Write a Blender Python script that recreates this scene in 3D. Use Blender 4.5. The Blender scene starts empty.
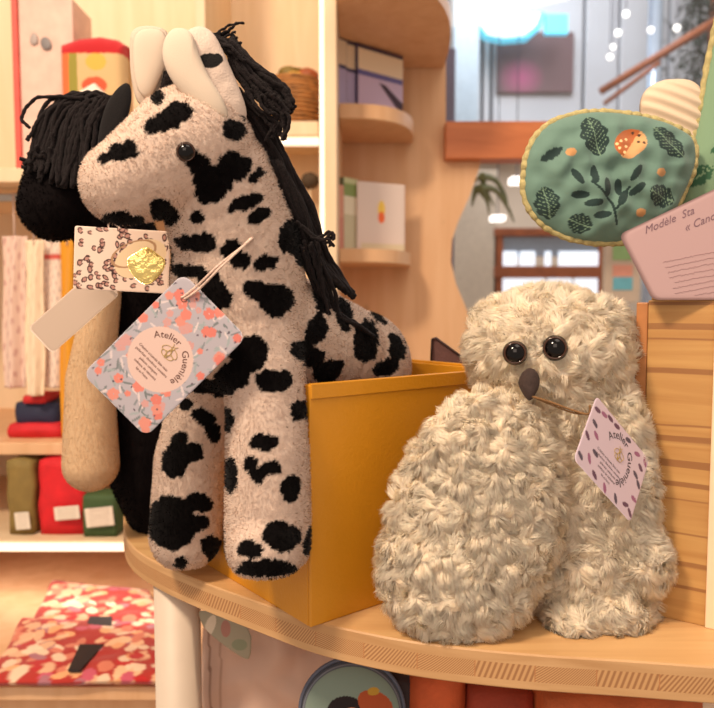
import bpy, bmesh, math, random
import numpy as np
from mathutils import Vector, Matrix, noise
from mathutils.bvhtree import BVHTree
from mathutils.kdtree import KDTree

S = bpy.context.scene
COL = S.collection
random.seed(4); RNG = np.random.default_rng(4)

# ------------------------------------------------------------------ camera
CAMZ = 0.266; FPX = 720.0; PITCH = math.radians(3.82)
cam_d = bpy.data.cameras.new('camera'); cam = bpy.data.objects.new('camera', cam_d); COL.objects.link(cam)
cam.location = (0, 0, CAMZ); cam.rotation_euler = (math.pi/2 - PITCH, 0, 0)
cam_d.sensor_width = 36.0; cam_d.lens = 36.0*FPX/714.0; cam_d.clip_start = 0.02
cam_d.dof.use_dof = True; cam_d.dof.focus_distance = 0.60; cam_d.dof.aperture_fstop = 7.0
S.camera = cam
S.cycles.diffuse_bounces = 8; S.cycles.max_bounces = 14; S.cycles.transmission_bounces = 8
# ------------------------------------------------------------------ world
W = bpy.data.worlds.new('world'); S.world = W; W.use_nodes = True
bgn = W.node_tree.nodes['Background']; bgn.inputs[0].default_value = (1.0, 0.83, 0.70, 1); bgn.inputs[1].default_value = 0.6
# ------------------------------------------------------------------ lights
def area(name, loc, tgt, size, power, col, sy=None):
    d = bpy.data.lights.new(name, 'AREA'); d.energy = power; d.color = col; d.size = size
    if sy: d.shape = 'RECTANGLE'; d.size_y = sy
    o = bpy.data.objects.new(name, d); COL.objects.link(o); o.location = loc
    o.rotation_euler = (Vector(tgt)-Vector(loc)).to_track_quat('-Z', 'Y').to_euler()
    return o
area('ceiling_spot', (-0.85, -0.35, 1.70), (0.02, 0.62, 0.12), 0.28, 46, (1.0, 0.78, 0.57))
area('front_fill', (-0.25, -0.9, 0.95), (0.05, 0.62, 0.12), 0.9, 9, (1.0, 0.79, 0.64))  # added fill from the front, brightens the fronts of the toys
area('ceiling_panel', (0.5, 0.1, 2.0), (0.1, 0.7, 0.1), 0.9, 10, (1.0, 0.82, 0.68))
area('shop_window_light', (1.2, 2.6, 1.3), (0.2, 0.6, 0.1), 1.0, 8, (0.80, 0.86, 1.0))
area('hall_light', (1.0, 4.2, 3.0), (1.4, 6.0, 1.6), 1.6, 66, (0.94, 0.95, 1.0))
area('cabinet_light', (-0.55, 1.42, 1.35), (-0.5, 1.75, 0.6), 0.9, 1.9, (1.0, 0.84, 0.70), 0.1)
area('low_cabinet_light', (-0.52, 1.25, -0.19), (-0.5, 1.30, -0.30), 0.5, 0.4, (1.0, 0.90, 0.80), 0.1)
S.view_settings.view_transform = 'Standard'; S.view_settings.look = 'None'
S.view_settings.exposure = 0.0; S.view_settings.gamma = 1.0; S.view_settings.use_curve_mapping = False

# ------------------------------------------------------------------ helpers
def ray(px, py):
    f = Vector((0, math.cos(PITCH), -math.sin(PITCH))); u = Vector((0, math.sin(PITCH), math.cos(PITCH)))
    return (f*FPX + Vector((1, 0, 0))*(px-357) + u*(354-py)).normalized()
CAM = Vector((0, 0, CAMZ))
def P(px, py, Y):
    r = ray(px, py); return CAM + r*(Y/r.y)
def G(px, py, z=0.0):
    r = ray(px, py); return CAM + r*((z-CAMZ)/r.z)
def proj(v):
    v = np.asarray(v, float).reshape(-1, 3) - np.array([0, 0, CAMZ])
    c, s = math.cos(PITCH), math.sin(PITCH)
    dep = v[:, 1]*c - v[:, 2]*s; up = v[:, 1]*s + v[:, 2]*c
    return np.stack([357+FPX*v[:, 0]/dep, 354-FPX*up/dep], 1)
def srgb(r, g, b):
    f = lambda c: (c/12.92 if c <= 0.04045 else ((c+0.055)/1.055)**2.4)
    return (f(r/255.), f(g/255.), f(b/255.))
def tag(o, label=None, cat=None, group=None, kind=None):
    if label: o['label'] = label
    if cat: o['category'] = cat
    if group: o['group'] = group
    if kind: o['kind'] = kind
    return o
def thing(name, label, cat, loc=(0, 0, 0), group=None):
    o = bpy.data.objects.new(name, None); COL.objects.link(o); o.location = loc; o.empty_display_size = 0.02
    return tag(o, label, cat, group)
def link(name, me, mat, parent=None, smooth=True):
    o = bpy.data.objects.new(name, me); COL.objects.link(o)
    if mat is not None:
        for m in (mat if isinstance(mat, (list, tuple)) else [mat]): me.materials.append(m)
    if smooth and len(me.polygons): me.polygons.foreach_set('use_smooth', [True]*len(me.polygons))
    if parent is not None:
        o.parent = parent
        L = Vector(parent.location) if parent.parent is None else Vector((0, 0, 0))
        p = parent
        tot = Vector((0, 0, 0))
        while p is not None: tot += p.location; p = p.parent
        o.location = -tot
        if parent.type == 'MESH': o.location = Vector((0, 0, 0))
    return o
def mesh(verts, faces, name='m'):
    me = bpy.data.meshes.new(name); me.from_pydata([tuple(v) for v in verts], [], faces); me.update(); return me
def bm_mesh(bm, name='m'):
    bmesh.ops.recalc_face_normals(bm, faces=bm.faces)
    me = bpy.data.meshes.new(name); bm.to_mesh(me); bm.free(); return me
def bbox(bm, x0, x1, y0, y1, z0, z1, M=None, bev=0.0):
    r = bmesh.ops.create_cube(bm, size=1.0)['verts']
    for v in r: v.co = Vector(((x0+x1)/2+v.co.x*(x1-x0), (y0+y1)/2+v.co.y*(y1-y0), (z0+z1)/2+v.co.z*(z1-z0)))
    if bev:
        es = list({e for v in r for e in v.link_edges})
        q = bmesh.ops.bevel(bm, geom=es, offset=bev, segments=2, affect='EDGES', profile=0.5)
        r = list({v for f in q['faces'] for v in f.verts} | {v for v in r if v.is_valid})
    if M is not None:
        for v in r: v.co = M @ v.co
    return r
def box(name, x0, x1, y0, y1, z0, z1, mat, parent=None, M=None, bev=0.002):
    bm = bmesh.new(); bbox(bm, x0, x1, y0, y1, z0, z1, M, bev)
    return link(name, bm_mesh(bm), mat, parent, smooth=False)
def prism(bm, pts, dvec):
    a = [bm.verts.new(p) for p in pts]; b = [bm.verts.new(Vector(p)+dvec) for p in pts]
    n = len(pts); bm.faces.new(a); bm.faces.new(b[::-1])
    for i in range(n): bm.faces.new((a[i], b[i], b[(i+1) % n], a[(i+1) % n]))
def smoothpath(pts, n=40):
    pts = [Vector(p) for p in pts]; Q = [pts[0]*2-pts[1]]+pts+[pts[-1]*2-pts[-2]]; out = []
    k = len(pts)-1
    for i in range(n+1):
        t = i/n*k; j = min(int(t), k-1); u = t-j
        a, b, c, d = Q[j], Q[j+1], Q[j+2], Q[j+3]
        out.append(0.5*((2*b)+(c-a)*u+(2*a-5*b+4*c-d)*u*u+(3*b-a-3*c+d)*u**3))
    return out
class MB:
    def __init__(s): s.v = []; s.f = []
    def tube(s, pts, r, n=8, closed=False, cap=True):
        pts = [Vector(p) for p in pts]; m = len(pts)
        rr = r if isinstance(r, (list, tuple)) else [r]*m
        b0 = len(s.v); nrm = None
        for i, p in enumerate(pts):
            if closed: t = pts[(i+1) % m]-pts[i-1]
            else: t = pts[min(i+1, m-1)]-pts[max(i-1, 0)]
            if t.length < 1e-9: t = Vector((0, 0, 1))
            t.normalize()
            if nrm is None:
                nrm = t.orthogonal().normalized()
            nrm = (nrm - t*nrm.dot(t)); nrm = nrm.normalized() if nrm.length > 1e-6 else t.orthogonal().normalized()
            bb = t.cross(nrm)
            for k in range(n):
                a = 2*math.pi*k/n; s.v.append(p+(nrm*math.cos(a)+bb*math.sin(a))*rr[i])
        for i in range(m if closed else m-1):
            i2 = (i+1) % m
            for k in range(n):
                k2 = (k+1) % n
                s.f.append((b0+i*n+k, b0+i*n+k2, b0+i2*n+k2, b0+i2*n+k))
        if cap and not closed:
            s.f.append(tuple(b0+k for k in range(n))[::-1]); s.f.append(tuple(b0+(m-1)*n+k for k in range(n)))
        return s
    def mesh(s): return mesh(s.v, s.f)

# ------------------------------------------------------------------ materials
def newmat(name):
    m = bpy.data.materials.new(name); m.use_nodes = True
    return m, m.node_tree.nodes, m.node_tree.links, m.node_tree.nodes['Principled BSDF']
def plain(name, c, rough=0.6, var=0.08, scale=40, bump=0.0, metal=0.0, sheen=0.0, spec=0.5, bscale=None):
    m, N, L, B = newmat(name)
    tc = N.new('ShaderNodeTexCoord'); nz = N.new('ShaderNodeTexNoise'); nz.inputs['Scale'].default_value = scale
    L.new(tc.outputs['Object'], nz.inputs['Vector'])
    r = N.new('ShaderNodeValToRGB'); r.color_ramp.elements[0].position = 0.3; r.color_ramp.elements[1].position = 0.7
    r.color_ramp.elements[0].color = (*[x*(1-var) for x in c], 1); r.color_ramp.elements[1].color = (*[min(1, x*(1+var)) for x in c], 1)
    L.new(nz.outputs['Fac'], r.inputs[0]); L.new(r.outputs[0], B.inputs['Base Color'])
    B.inputs['Roughness'].default_value = rough; B.inputs['Metallic'].default_value = metal
    B.inputs['Sheen Weight'].default_value = sheen; B.inputs['Specular IOR Level'].default_value = spec
    if bump:
        n2 = N.new('ShaderNodeTexNoise'); n2.inputs['Scale'].default_value = bscale or scale*6
        L.new(tc.outputs['Object'], n2.inputs['Vector'])
        b = N.new('ShaderNodeBump'); b.inputs['Strength'].default_value = bump; b.inputs['Distance'].default_value = 0.002
        L.new(n2.outputs['Fac'], b.inputs['Height']); L.new(b.outputs[0], B.inputs['Normal'])
    return m
def attrmat(name, rough=0.7, sheen=0.0, bump=0.0, bscale=400, spec=0.3, metal=0.0):
    m, N, L, B = newmat(name)
    a = N.new('ShaderNodeAttribute'); a.attribute_name = 'Col'; L.new(a.outputs['Color'], B.inputs['Base Color'])
    B.inputs['Roughness'].default_value = rough; B.inputs['Sheen Weight'].default_value = sheen; B.inputs['Specular IOR Level'].default_value = spec
    B.inputs['Metallic'].default_value = metal
    if bump:
        tc = N.new('ShaderNodeTexCoord'); n2 = N.new('ShaderNodeTexNoise'); n2.inputs['Scale'].default_value = bscale
        L.new(tc.outputs['Object'], n2.inputs['Vector'])
        b = N.new('ShaderNodeBump'); b.inputs['Strength'].default_value = bump; b.inputs['Distance'].default_value = 0.001
        L.new(n2.outputs['Fac'], b.inputs['Height']); L.new(b.outputs[0], B.inputs['Normal'])
    return m
def wood(name, c1, c2, stretch=(2, 30, 30), rough=0.45, rot=0.0, knots=False, scale=1.0):
    m, N, L, B = newmat(name)
    tc = N.new('ShaderNodeTexCoord'); mp = N.new('ShaderNodeMapping'); mp.inputs['Scale'].default_value = stretch
    mp.inputs['Rotation'].default_value = (0, 0, rot)
    L.new(tc.outputs['Object'], mp.inputs['Vector'])
    nz = N.new('ShaderNodeTexNoise'); nz.inputs['Scale'].default_value = 1.5*scale; nz.inputs['Detail'].default_value = 6; nz.inputs['Distortion'].default_value = 0.6
    L.new(mp.outputs[0], nz.inputs['Vector'])
    r = N.new('ShaderNodeValToRGB'); e = r.color_ramp.elements
    e[0].position = 0.32; e[0].color = (*c2, 1); e[1].position = 0.62; e[1].color = (*c1, 1)
    L.new(nz.outputs['Fac'], r.inputs[0]); out = r.outputs[0]
    if knots:
        vo = N.new('ShaderNodeTexVoronoi'); vo.inputs['Scale'].default_value = 5.5
        L.new(tc.outputs['Object'], vo.inputs['Vector'])
        k = N.new('ShaderNodeValToRGB'); k.color_ramp.elements[0].position = 0.03; k.color_ramp.elements[0].color = (1, 1, 1, 1)
        k.color_ramp.elements[1].position = 0.09; k.color_ramp.elements[1].color = (0, 0, 0, 1)
        L.new(vo.outputs['Distance'], k.inputs[0])
        mx = N.new('ShaderNodeMix'); mx.data_type = 'RGBA'; mx.inputs['B'].default_value = (*[x*0.45 for x in c2], 1)
        L.new(k.outputs[0], mx.inputs['Factor']); L.new(out, mx.inputs['A']); out = mx.outputs['Result']
    L.new(out, B.inputs['Base Color']); B.inputs['Roughness'].default_value = rough
    b = N.new('ShaderNodeBump'); b.inputs['Strength'].default_value = 0.08; b.inputs['Distance'].default_value = 0.001
    L.new(nz.outputs['Fac'], b.inputs['Height']); L.new(b.outputs[0], B.inputs['Normal'])
    return m
def emis(name, c, st):
    m, N, L, B = newmat(name); B.inputs['Base Color'].default_value = (*c, 1)
    B.inputs['Emission Color'].default_value = (*c, 1); B.inputs['Emission Strength'].default_value = st
    return m
def glassmat(name):
    m, N, L, B = newmat(name); N.remove(B); out = N['Material Output']
    t = N.new('ShaderNodeBsdfTransparent'); g = N.new('ShaderNodeBsdfGlossy'); g.inputs['Roughness'].default_value = 0.02
    t.inputs[0].default_value = (0.97, 0.98, 0.98, 1)
    mx = N.new('ShaderNodeMixShader'); mx.inputs[0].default_value = 0.05
    L.new(t.outputs[0], mx.inputs[1]); L.new(g.outputs[0], mx.inputs[2]); L.new(mx.outputs[0], out.inputs[0]); return m

M_shelf = wood('shelf_wood', srgb(208, 168, 116), srgb(192, 148, 98), (3, 40, 40), 0.42, rot=0.35)
def endgrain():
    m, N, L, B = newmat('end_grain')
    uv = N.new('ShaderNodeUVMap'); uv.uv_map = 'UVMap'; sp = N.new('ShaderNodeSeparateXYZ'); L.new(uv.outputs[0], sp.inputs[0])
    def mth(op, a, b=None):
        n = N.new('ShaderNodeMath'); n.operation = op
        for i, x in enumerate((a, b)):
            if x is None: continue
            if isinstance(x, (int, float)): n.inputs[i].default_value = x
            else: L.new(x, n.inputs[i])
        return n.outputs[0]
    blk = mth('FLOOR', mth('MULTIPLY', sp.outputs[0], 22.0))
    wn = N.new('ShaderNodeTexWhiteNoise'); wn.noise_dimensions = '1D'; L.new(blk, wn.inputs['W'])
    rnd = wn.outputs['Value']
    sl = mth('ADD', mth('MULTIPLY', rnd, 1.1), 0.25)
    loc = mth('FRACT', mth('MULTIPLY', sp.outputs[0], 22.0))
    bend = mth('MULTIPLY', mth('MULTIPLY', loc, loc), mth('MULTIPLY', rnd, 0.016))
    co = mth('ADD', mth('SUBTRACT', mth('MULTIPLY', sp.outputs[0], 0.75), mth('MULTIPLY', sp.outputs[1], sl)), bend)
    s = mth('SINE', mth('MULTIPLY', co, mth('ADD', mth('MULTIPLY', rnd, 900), 1900.0)))
    r = N.new('ShaderNodeValToRGB'); e = r.color_ramp.elements
    e[0].position = 0.25; e[0].color = (*srgb(190, 146, 98), 1); e[1].position = 0.85; e[1].color = (*srgb(150, 106, 66), 1)
    L.new(mth('ADD', mth('MULTIPLY', s, 0.5), 0.5), r.inputs[0])
    ln = mth('LESS_THAN', loc, 0.018)
    mx = N.new('ShaderNodeMix'); mx.data_type = 'RGBA'; mx.inputs['B'].default_value = (*srgb(170, 115, 70), 1)
    L.new(ln, mx.inputs['Factor']); L.new(r.outputs[0], mx.inputs['A']); L.new(mx.outputs['Result'], B.inputs['Base Color'])
    B.inputs['Roughness'].default_value = 0.6; return m
M_end = endgrain()
M_edge = wood('edge_wood', srgb(196, 156, 110), srgb(176, 134, 88), (6, 6, 60), 0.5)
M_pale = wood('pale_wood', srgb(224, 182, 140), srgb(214, 168, 124), (20, 20, 2), 0.55, knots=True)
M_cream = wood('cream_wood', srgb(230, 206, 172), srgb(222, 196, 158), (20, 20, 2), 0.6)
M_beam = wood('beam_wood', srgb(205, 122, 72), srgb(186, 104, 58), (3, 20, 20), 0.45)
M_brown = wood('brown_frame', srgb(160, 92, 56), srgb(136, 76, 46), (8, 8, 8), 0.5)
M_crate = None
M_yellow = plain('yellow_card', srgb(196, 132, 24), 0.38, 0.05, 12, 0.15, bscale=350)
def furmat(name, sheen, trans):
    m = attrmat(name, 0.9, sheen, spec=0.08); N = m.node_tree.nodes; L = m.node_tree.links
    B = N['Principled BSDF']; out = N['Material Output']; a = [n for n in N if n.type == 'ATTRIBUTE'][0]
    t = N.new('ShaderNodeBsdfTranslucent'); L.new(a.outputs['Color'], t.inputs['Color'])
    mx = N.new('ShaderNodeMixShader'); mx.inputs[0].default_value = trans
    L.new(B.outputs[0], mx.inputs[1]); L.new(t.outputs[0], mx.inputs[2]); L.new(mx.outputs[0], out.inputs[0]); return m
M_fur = furmat('plush_fur', 0.1, 0.35); M_furo = furmat('owl_plush_fur', 0.1, 0.45); M_furb = furmat('black_plush_fur', 0.0, 0.0)
M_yarn = plain('black_yarn', srgb(24, 17, 18), 0.85, 0.4, 300, 0.8, sheen=0.03, bscale=900, spec=0.2)
M_eye = plain('eye_black', srgb(8, 5, 5), 0.08, 0.1, 20, spec=0.3)
M_eyebr = plain('eye_brown', srgb(60, 34, 20), 0.12, 0.1, 20)
M_beak = plain('beak_brown', srgb(52, 34, 28), 0.75, 0.2, 300, 0.5, sheen=0.02)
M_minky = plain('cream_minky', srgb(226, 208, 184), 0.8, 0.04, 60, 0.5, sheen=0.3, bscale=260)
M_tag = attrmat('printed_card', 0.45)
M_print = attrmat('printed_cotton', 0.85, 0.2, 0.3, 1500)
M_ink = plain('brown_ink', srgb(96, 60, 50), 0.7)
M_inkd = plain('dark_ink', srgb(52, 44, 50), 0.7)
M_gold = plain('gold_ink', srgb(178, 150, 84), 0.5)
M_string = plain('string', srgb(212, 184, 168), 0.8, 0.2, 500, 0.4)
M_stringd = plain('brown_string', srgb(128, 92, 54), 0.8, 0.2, 500, 0.4)
M_white = plain('white_lacquer', srgb(206, 190, 172), 0.5, 0.02)

# ------------------------------------------------------------------ soft bodies: smooth union of blobs
def blob(elems, voxel=0.003, smooth=8):
    bm = bmesh.new()
    for e in elems:
        if e[0] == 'e':
            _, c, r, rot = e
            Mx = Matrix.Translation(c) @ rot.to_4x4() @ Matrix.Diagonal((*r, 1))
            bmesh.ops.create_icosphere(bm, subdivisions=4, radius=1.0, matrix=Mx)
        else:
            _, a, ra, b, rb = e
            n = max(3, int((b-a).length/(0.35*min(ra, rb)))+1)
            for i in range(n+1):
                t = i/n
                bmesh.ops.create_icosphere(bm, subdivisions=3, radius=ra+(rb-ra)*t, matrix=Matrix.Translation(a.lerp(b, t)))
    me = bpy.data.meshes.new('tmp'); bm.to_mesh(me); bm.free()
    o = bpy.data.objects.new('tmp', me); COL.objects.link(o)
    r = o.modifiers.new('r', 'REMESH'); r.mode = 'VOXEL'; r.voxel_size = voxel
    s = o.modifiers.new('s', 'SMOOTH'); s.factor = 0.6; s.iterations = smooth
    dg = bpy.context.evaluated_depsgraph_get(); dg.update()
    res = bpy.data.meshes.new_from_object(o.evaluated_get(dg))
    bpy.data.objects.remove(o); bpy.data.meshes.remove(me)
    return res
def arrays(me):
    n = len(me.vertices); v = np.empty(n*3); me.vertices.foreach_get('co', v); v = v.reshape(-1, 3)
    nn = np.empty(n*3); me.vertex_normals.foreach_get('vector', nn); nn = nn.reshape(-1, 3)
    me.calc_loop_triangles(); t = np.empty(len(me.loop_triangles)*3, np.int32); me.loop_triangles.foreach_get('vertices', t)
    return v, nn, t.reshape(-1, 3)
def sample(v, nn, t, count):
    a, b, c = v[t[:, 0]], v[t[:, 1]], v[t[:, 2]]
    ar = np.linalg.norm(np.cross(b-a, c-a), axis=1); p = ar/ar.sum()
    i = RNG.choice(len(t), count, p=p); u = RNG.random((count, 2)); m = u.sum(1) > 1; u[m] = 1-u[m]
    w = np.stack([1-u.sum(1), u[:, 0], u[:, 1]], 1)
    q = (v[t[i]]*w[:, :, None]).sum(1); n = (nn[t[i]]*w[:, :, None]).sum(1)
    n /= np.linalg.norm(n, axis=1)[:, None]+1e-9
    return q, n
def nvec(p, sc, off=0.0):
    return np.array([noise.noise_vector(Vector(q)*sc+Vector((off, off, off))) for q in p])
def unit(a): return a/(np.linalg.norm(a, axis=1)[:, None]+1e-9)
def furry(me, nst, length, width, lie, colfn, clump=0, flow=None, flowscale=60, flowamp=1.0, pull=0.7, seg=4, zmin=None, jit=0.35, planes=None):
    """one mesh: skin of the plush plus its pile; colours in the Col attribute, normals follow the skin"""
    v, nn, t = arrays(me)
    q, n = sample(v, nn, t, nst)
    if planes is not None:
        keep = np.ones(len(q), bool)
        for (pp, pn) in planes: keep &= ((q-pp)@pn > 0)
        q, n = q[keep], n[keep]; nst = len(q)
    d0 = np.zeros((nst, 3))
    if flow is not None: d0 = d0+np.array(flow)
    if clump:
        cq, cn = sample(v, nn, t, clump)
        fd = nvec(cq, flowscale)*2.2*flowamp
        if flow is not None: fd = fd+np.array(flow)
        fd = fd-cn*(fd*cn).sum(1)[:, None]; fd = unit(fd)
        cdir = unit(cn*(1-lie)+fd*lie)
        clen = length*(0.75+0.5*RNG.random(clump))
        ctip = cq+cdir*clen[:, None]
        kd = KDTree(clump)
        for i, p in enumerate(cq): kd.insert(p, i)
        kd.balance()
        idx = np.array([kd.find(p)[1] for p in q])
        own = q+unit(n*(1-lie)+fd[idx]*lie+RNG.normal(0, jit*0.4, (nst, 3)))*(length*(0.7+0.5*RNG.random(nst)))[:, None]
        tip = own*(1-pull)+ctip[idx]*pull
        mid = q+n*(length*0.35)+(tip-q)*0.25
        cen = cq[idx]+cn[idx]*length*0.2
    else:
        dd = d0+RNG.normal(0, jit, (nst, 3)); dd = dd-n*(dd*n).sum(1)[:, None]
        tip = q+unit(n*(1-lie)+unit(dd+1e-6)*lie)*(length*(0.6+0.6*RNG.random(nst)))[:, None]
        mid = q+n*(length*0.45)+(tip-q)*0.2
        cen = None
    side = unit(np.cross(tip-q, n+RNG.normal(0, .25, (nst, 3))))
    V = []; NN = []
    for k in range(seg+1):
        s = k/seg
        p = q*(1-s)**2+mid*2*s*(1-s)+tip*s*s
        w = width*(1-s**2)*0.5+width*0.06
        V += [p-side*w, p+side*w]
        nr = n.copy()
        if cen is not None:
            nr = unit(n*0.75+unit(p-cen)*0.55)
        NN += [nr, nr]
    R = 2*(seg+1)
    V = np.stack(V, 1).reshape(-1, 3); NN = np.stack(NN, 1).reshape(-1, 3)
    if zmin is not None:
        V[:, 2] = np.maximum(V[:, 2], zmin); v[:, 2] = np.maximum(v[:, 2], zmin)
    base = len(v); k = np.arange(nst)[:, None]*R+base
    F = []
    for s in range(seg):
        F.append(np.stack([k[:, 0]+2*s, k[:, 0]+2*s+1, k[:, 0]+2*s+3, k[:, 0]+2*s+2], 1))
    F = np.stack(F, 1).reshape(-1, 4)
    # base faces
    npoly = len(me.polygons); lt = np.empty(npoly, np.int32); me.polygons.foreach_get('loop_total', lt)
    lv = np.empty(len(me.loops), np.int32); me.loops.foreach_get('vertex_index', lv)
    allv = np.concatenate([v, V]); loops = np.concatenate([lv, F.reshape(-1)])
    tot = np.concatenate([lt, np.full(len(F), 4, np.int32)])
    out = bpy.data.meshes.new('fur'); out.vertices.add(len(allv)); out.vertices.foreach_set('co', allv.astype(np.float32).ravel())
    out.loops.add(len(loops)); out.loops.foreach_set('vertex_index', loops.astype(np.int32))
    out.polygons.add(len(tot)); st = np.concatenate([[0], np.cumsum(tot)[:-1]]).astype(np.int32)
    out.polygons.foreach_set('loop_start', st)
    out.update(calc_edges=True)
    out.polygons.foreach_set('use_smooth', [True]*len(tot))
    cb = colfn(v, nn); cs = colfn(q, n)
    jitc = (1+RNG.normal(0, 0.05, (nst, 1)))
    cs = np.repeat((cs*jitc)[:, None, :], R, 1).reshape(-1, 3)
    call = np.concatenate([cb*0.92, cs]); call = np.clip(call, 0, 1)
    at = out.color_attributes.new('Col', 'FLOAT_COLOR', 'POINT')
    at.data.foreach_set('color', np.concatenate([call, np.ones((len(call), 1))], 1).astype(np.float32).ravel())
    nall = unit(np.concatenate([nn, NN]))
    try: out.normals_split_custom_set_from_vertices(nall.tolist())
    except Exception as ex: print('normals', ex)
    bpy.data.meshes.remove(me)
    return out

# ------------------------------------------------------------------ flat / pillow pieces with a 2-D print
def resample(pts, n, closed=True):
    p = np.array(pts, float); q = np.vstack([p, p[:1]]) if closed else p
    d = np.concatenate([[0], np.cumsum(np.linalg.norm(np.diff(q, axis=0), axis=1))])
    s = np.linspace(0, d[-1], n, endpoint=not closed)
    return np.stack([np.interp(s, d, q[:, 0]), np.interp(s, d, q[:, 1])], 1)
def smooth2(pts, n=240, it=2):
    p = np.array(pts, float)
    for _ in range(it+1):
        a = p*0.75+np.roll(p, -1, 0)*0.25; b = p*0.25+np.roll(p, -1, 0)*0.75
        p = np.stack([a, b], 1).reshape(-1, 2)
    return resample(p, n)
def rrect(w, h, r, n=200):
    pts = []
    for cx, cy, a0 in ((w/2-r, h/2-r, 0), (-w/2+r, h/2-r, 90), (-w/2+r, -h/2+r, 180), (w/2-r, -h/2+r, 270)):
        for k in range(9):
            a = math.radians(a0+k*90/8); pts.append((cx+r*math.cos(a), cy+r*math.sin(a)))
    return resample(pts, n)
def pillow(outl, frame, thick, colfn, nr=60, wr=0.0, power=2.0, center=None, back=None):
    """outl (n,2) in local units; frame(u,v,h)->3-D; thick half thickness"""
    c = np.array(center) if center is not None else outl.mean(0); n = len(outl)
    uv = [c[None, :]]; h = [np.array([1.0])]
    for i in range(1, nr+1):
        s = i/nr; uv.append(c+(outl-c)*s); h.append(np.full(n, max(0.0, (1-s**power))**0.5))
    uv = np.concatenate(uv); h = np.concatenate(h)
    if wr:
        ns = np.array([noise.noise(Vector((a*wr[1], b*wr[1], 3.1))) for a, b in uv]); h = h*(1+ns*wr[0])
    cf = np.clip(colfn(uv[:, 0], uv[:, 1]), 0, 1)
    V = [frame(a, b, hh*thick) for (a, b), hh in zip(uv, h)]
    nv = len(V); V += [frame(a, b, -hh*thick) for (a, b), hh in zip(uv, h)]
    F = []
    for base, fl in ((0, False), (nv, True)):
        for k in range(n):
            k2 = (k+1) % n; f = (base, base+1+k, base+1+k2); F.append(f[::-1] if fl else f)
        for i in range(nr-1):
            o1 = base+1+i*n; o2 = o1+n
            for k in range(n):
                k2 = (k+1) % n; f = (o1+k, o2+k, o2+k2, o1+k2); F.append(f[::-1] if fl else f)
    e1 = 1+(nr-1)*n; e2 = nv+e1
    for k in range(n):
        k2 = (k+1) % n; F.append((e1+k, e2+k, e2+k2, e1+k2))
    me = mesh(V, F)
    cb = cf if back is None else np.tile(np.array(back), (nv, 1))
    call = np.concatenate([cf, cb]); at = me.color_attributes.new('Col', 'FLOAT_COLOR', 'POINT')
    at.data.foreach_set('color', np.concatenate([call, np.ones((len(call), 1))], 1).astype(np.float32).ravel())
    me.update(); return me
def ell(x, y, cx, cy, rx, ry, rot=0.0):
    a = math.radians(rot); dx = x-cx; dy = y-cy
    u = dx*math.cos(a)+dy*math.sin(a); w = -dx*math.sin(a)+dy*math.cos(a)
    return (u/rx)**2+(w/ry)**2
def paint(c, m, col): c[m] = np.array(col)
def pxframe(px, py, Y, yaw=0.0, tilt=0.0):
    """local units are photo pixels at depth Y, plane turned by yaw about the vertical"""
    C = P(px, py, Y); s = Y/FPX/1.0
    X = Vector((math.cos(yaw), math.sin(yaw), 0)); Z = Vector((0, -math.sin(tilt), math.cos(tilt)))
    Z = (Matrix.Rotation(yaw, 3, 'Z') @ Z); H = X.cross(Z)
    H = -H if H.y > 0 else H
    return lambda u, v, h: C+X*((u-px)*s)+Z*((py-v)*s)+H*h
def textmesh(items, frame, h, mat, parent, name='lettering'):
    """items: (string, size, fn(x,y)->(u,v)); flat lettering laid on the card"""
    V = []; F = []
    for s, size, fn in items:
        cu = bpy.data.curves.new('t', 'FONT'); cu.body = s; cu.size = size; cu.resolution_u = 3
        o = bpy.data.objects.new('t', cu); COL.objects.link(o)
        dg = bpy.context.evaluated_depsgraph_get(); dg.update()
        me = bpy.data.meshes.new_from_object(o.evaluated_get(dg))
        b = len(V)
        for v in me.vertices:
            u, w = fn(v.co.x, v.co.y); V.append(frame(u, w, h))
        F += [tuple(b+i for i in p.vertices) for p in me.polygons]
        bpy.data.objects.remove(o); bpy.data.curves.remove(cu); bpy.data.meshes.remove(me)
    return link(name, mesh(V, F), mat, parent, smooth=False)

# =================================================================== STRUCTURE
FL = -0.95
st = lambda o: tag(o, kind='structure')
M_floor = plain('hall_floor', srgb(190, 170, 155), 0.4, 0.05, 5)
st(box('floor', -3, 9, -0.5, 9, FL-0.05, FL, M_floor))
st(box('wall_left', -1.4, -0.06, 1.75, 1.79, FL, 1.6, M_cream))
# right-hand panel with wavy cut edge
bm = bmesh.new()
Yp = 1.9
pts = [(300, -140), (446, -140), (446, 158), (481, 160), (478, 172), (469, 198), (458, 222), (452, 240), (451, 262), (456, 284), (465, 305), (478, 340), (480, 420), (478, 640), (300, 640)]
prism(bm, [P(x, y, Yp) for x, y in pts], Vector((0, 0.03, 0)))
st(link('wall_back', bm_mesh(bm), M_pale, smooth=False))
b0 = P(445, 123, 1.88); b1 = P(445, 160, 1.88)
st(box('trim_1', b0.x, 3.2, 1.86, 1.93, b1.z, b0.z, M_beam))
st(box('window_1', b0.x, 3.2, 1.905, 1.909, b0.z, 1.6, glassmat('window_glass'), bev=0))
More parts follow.
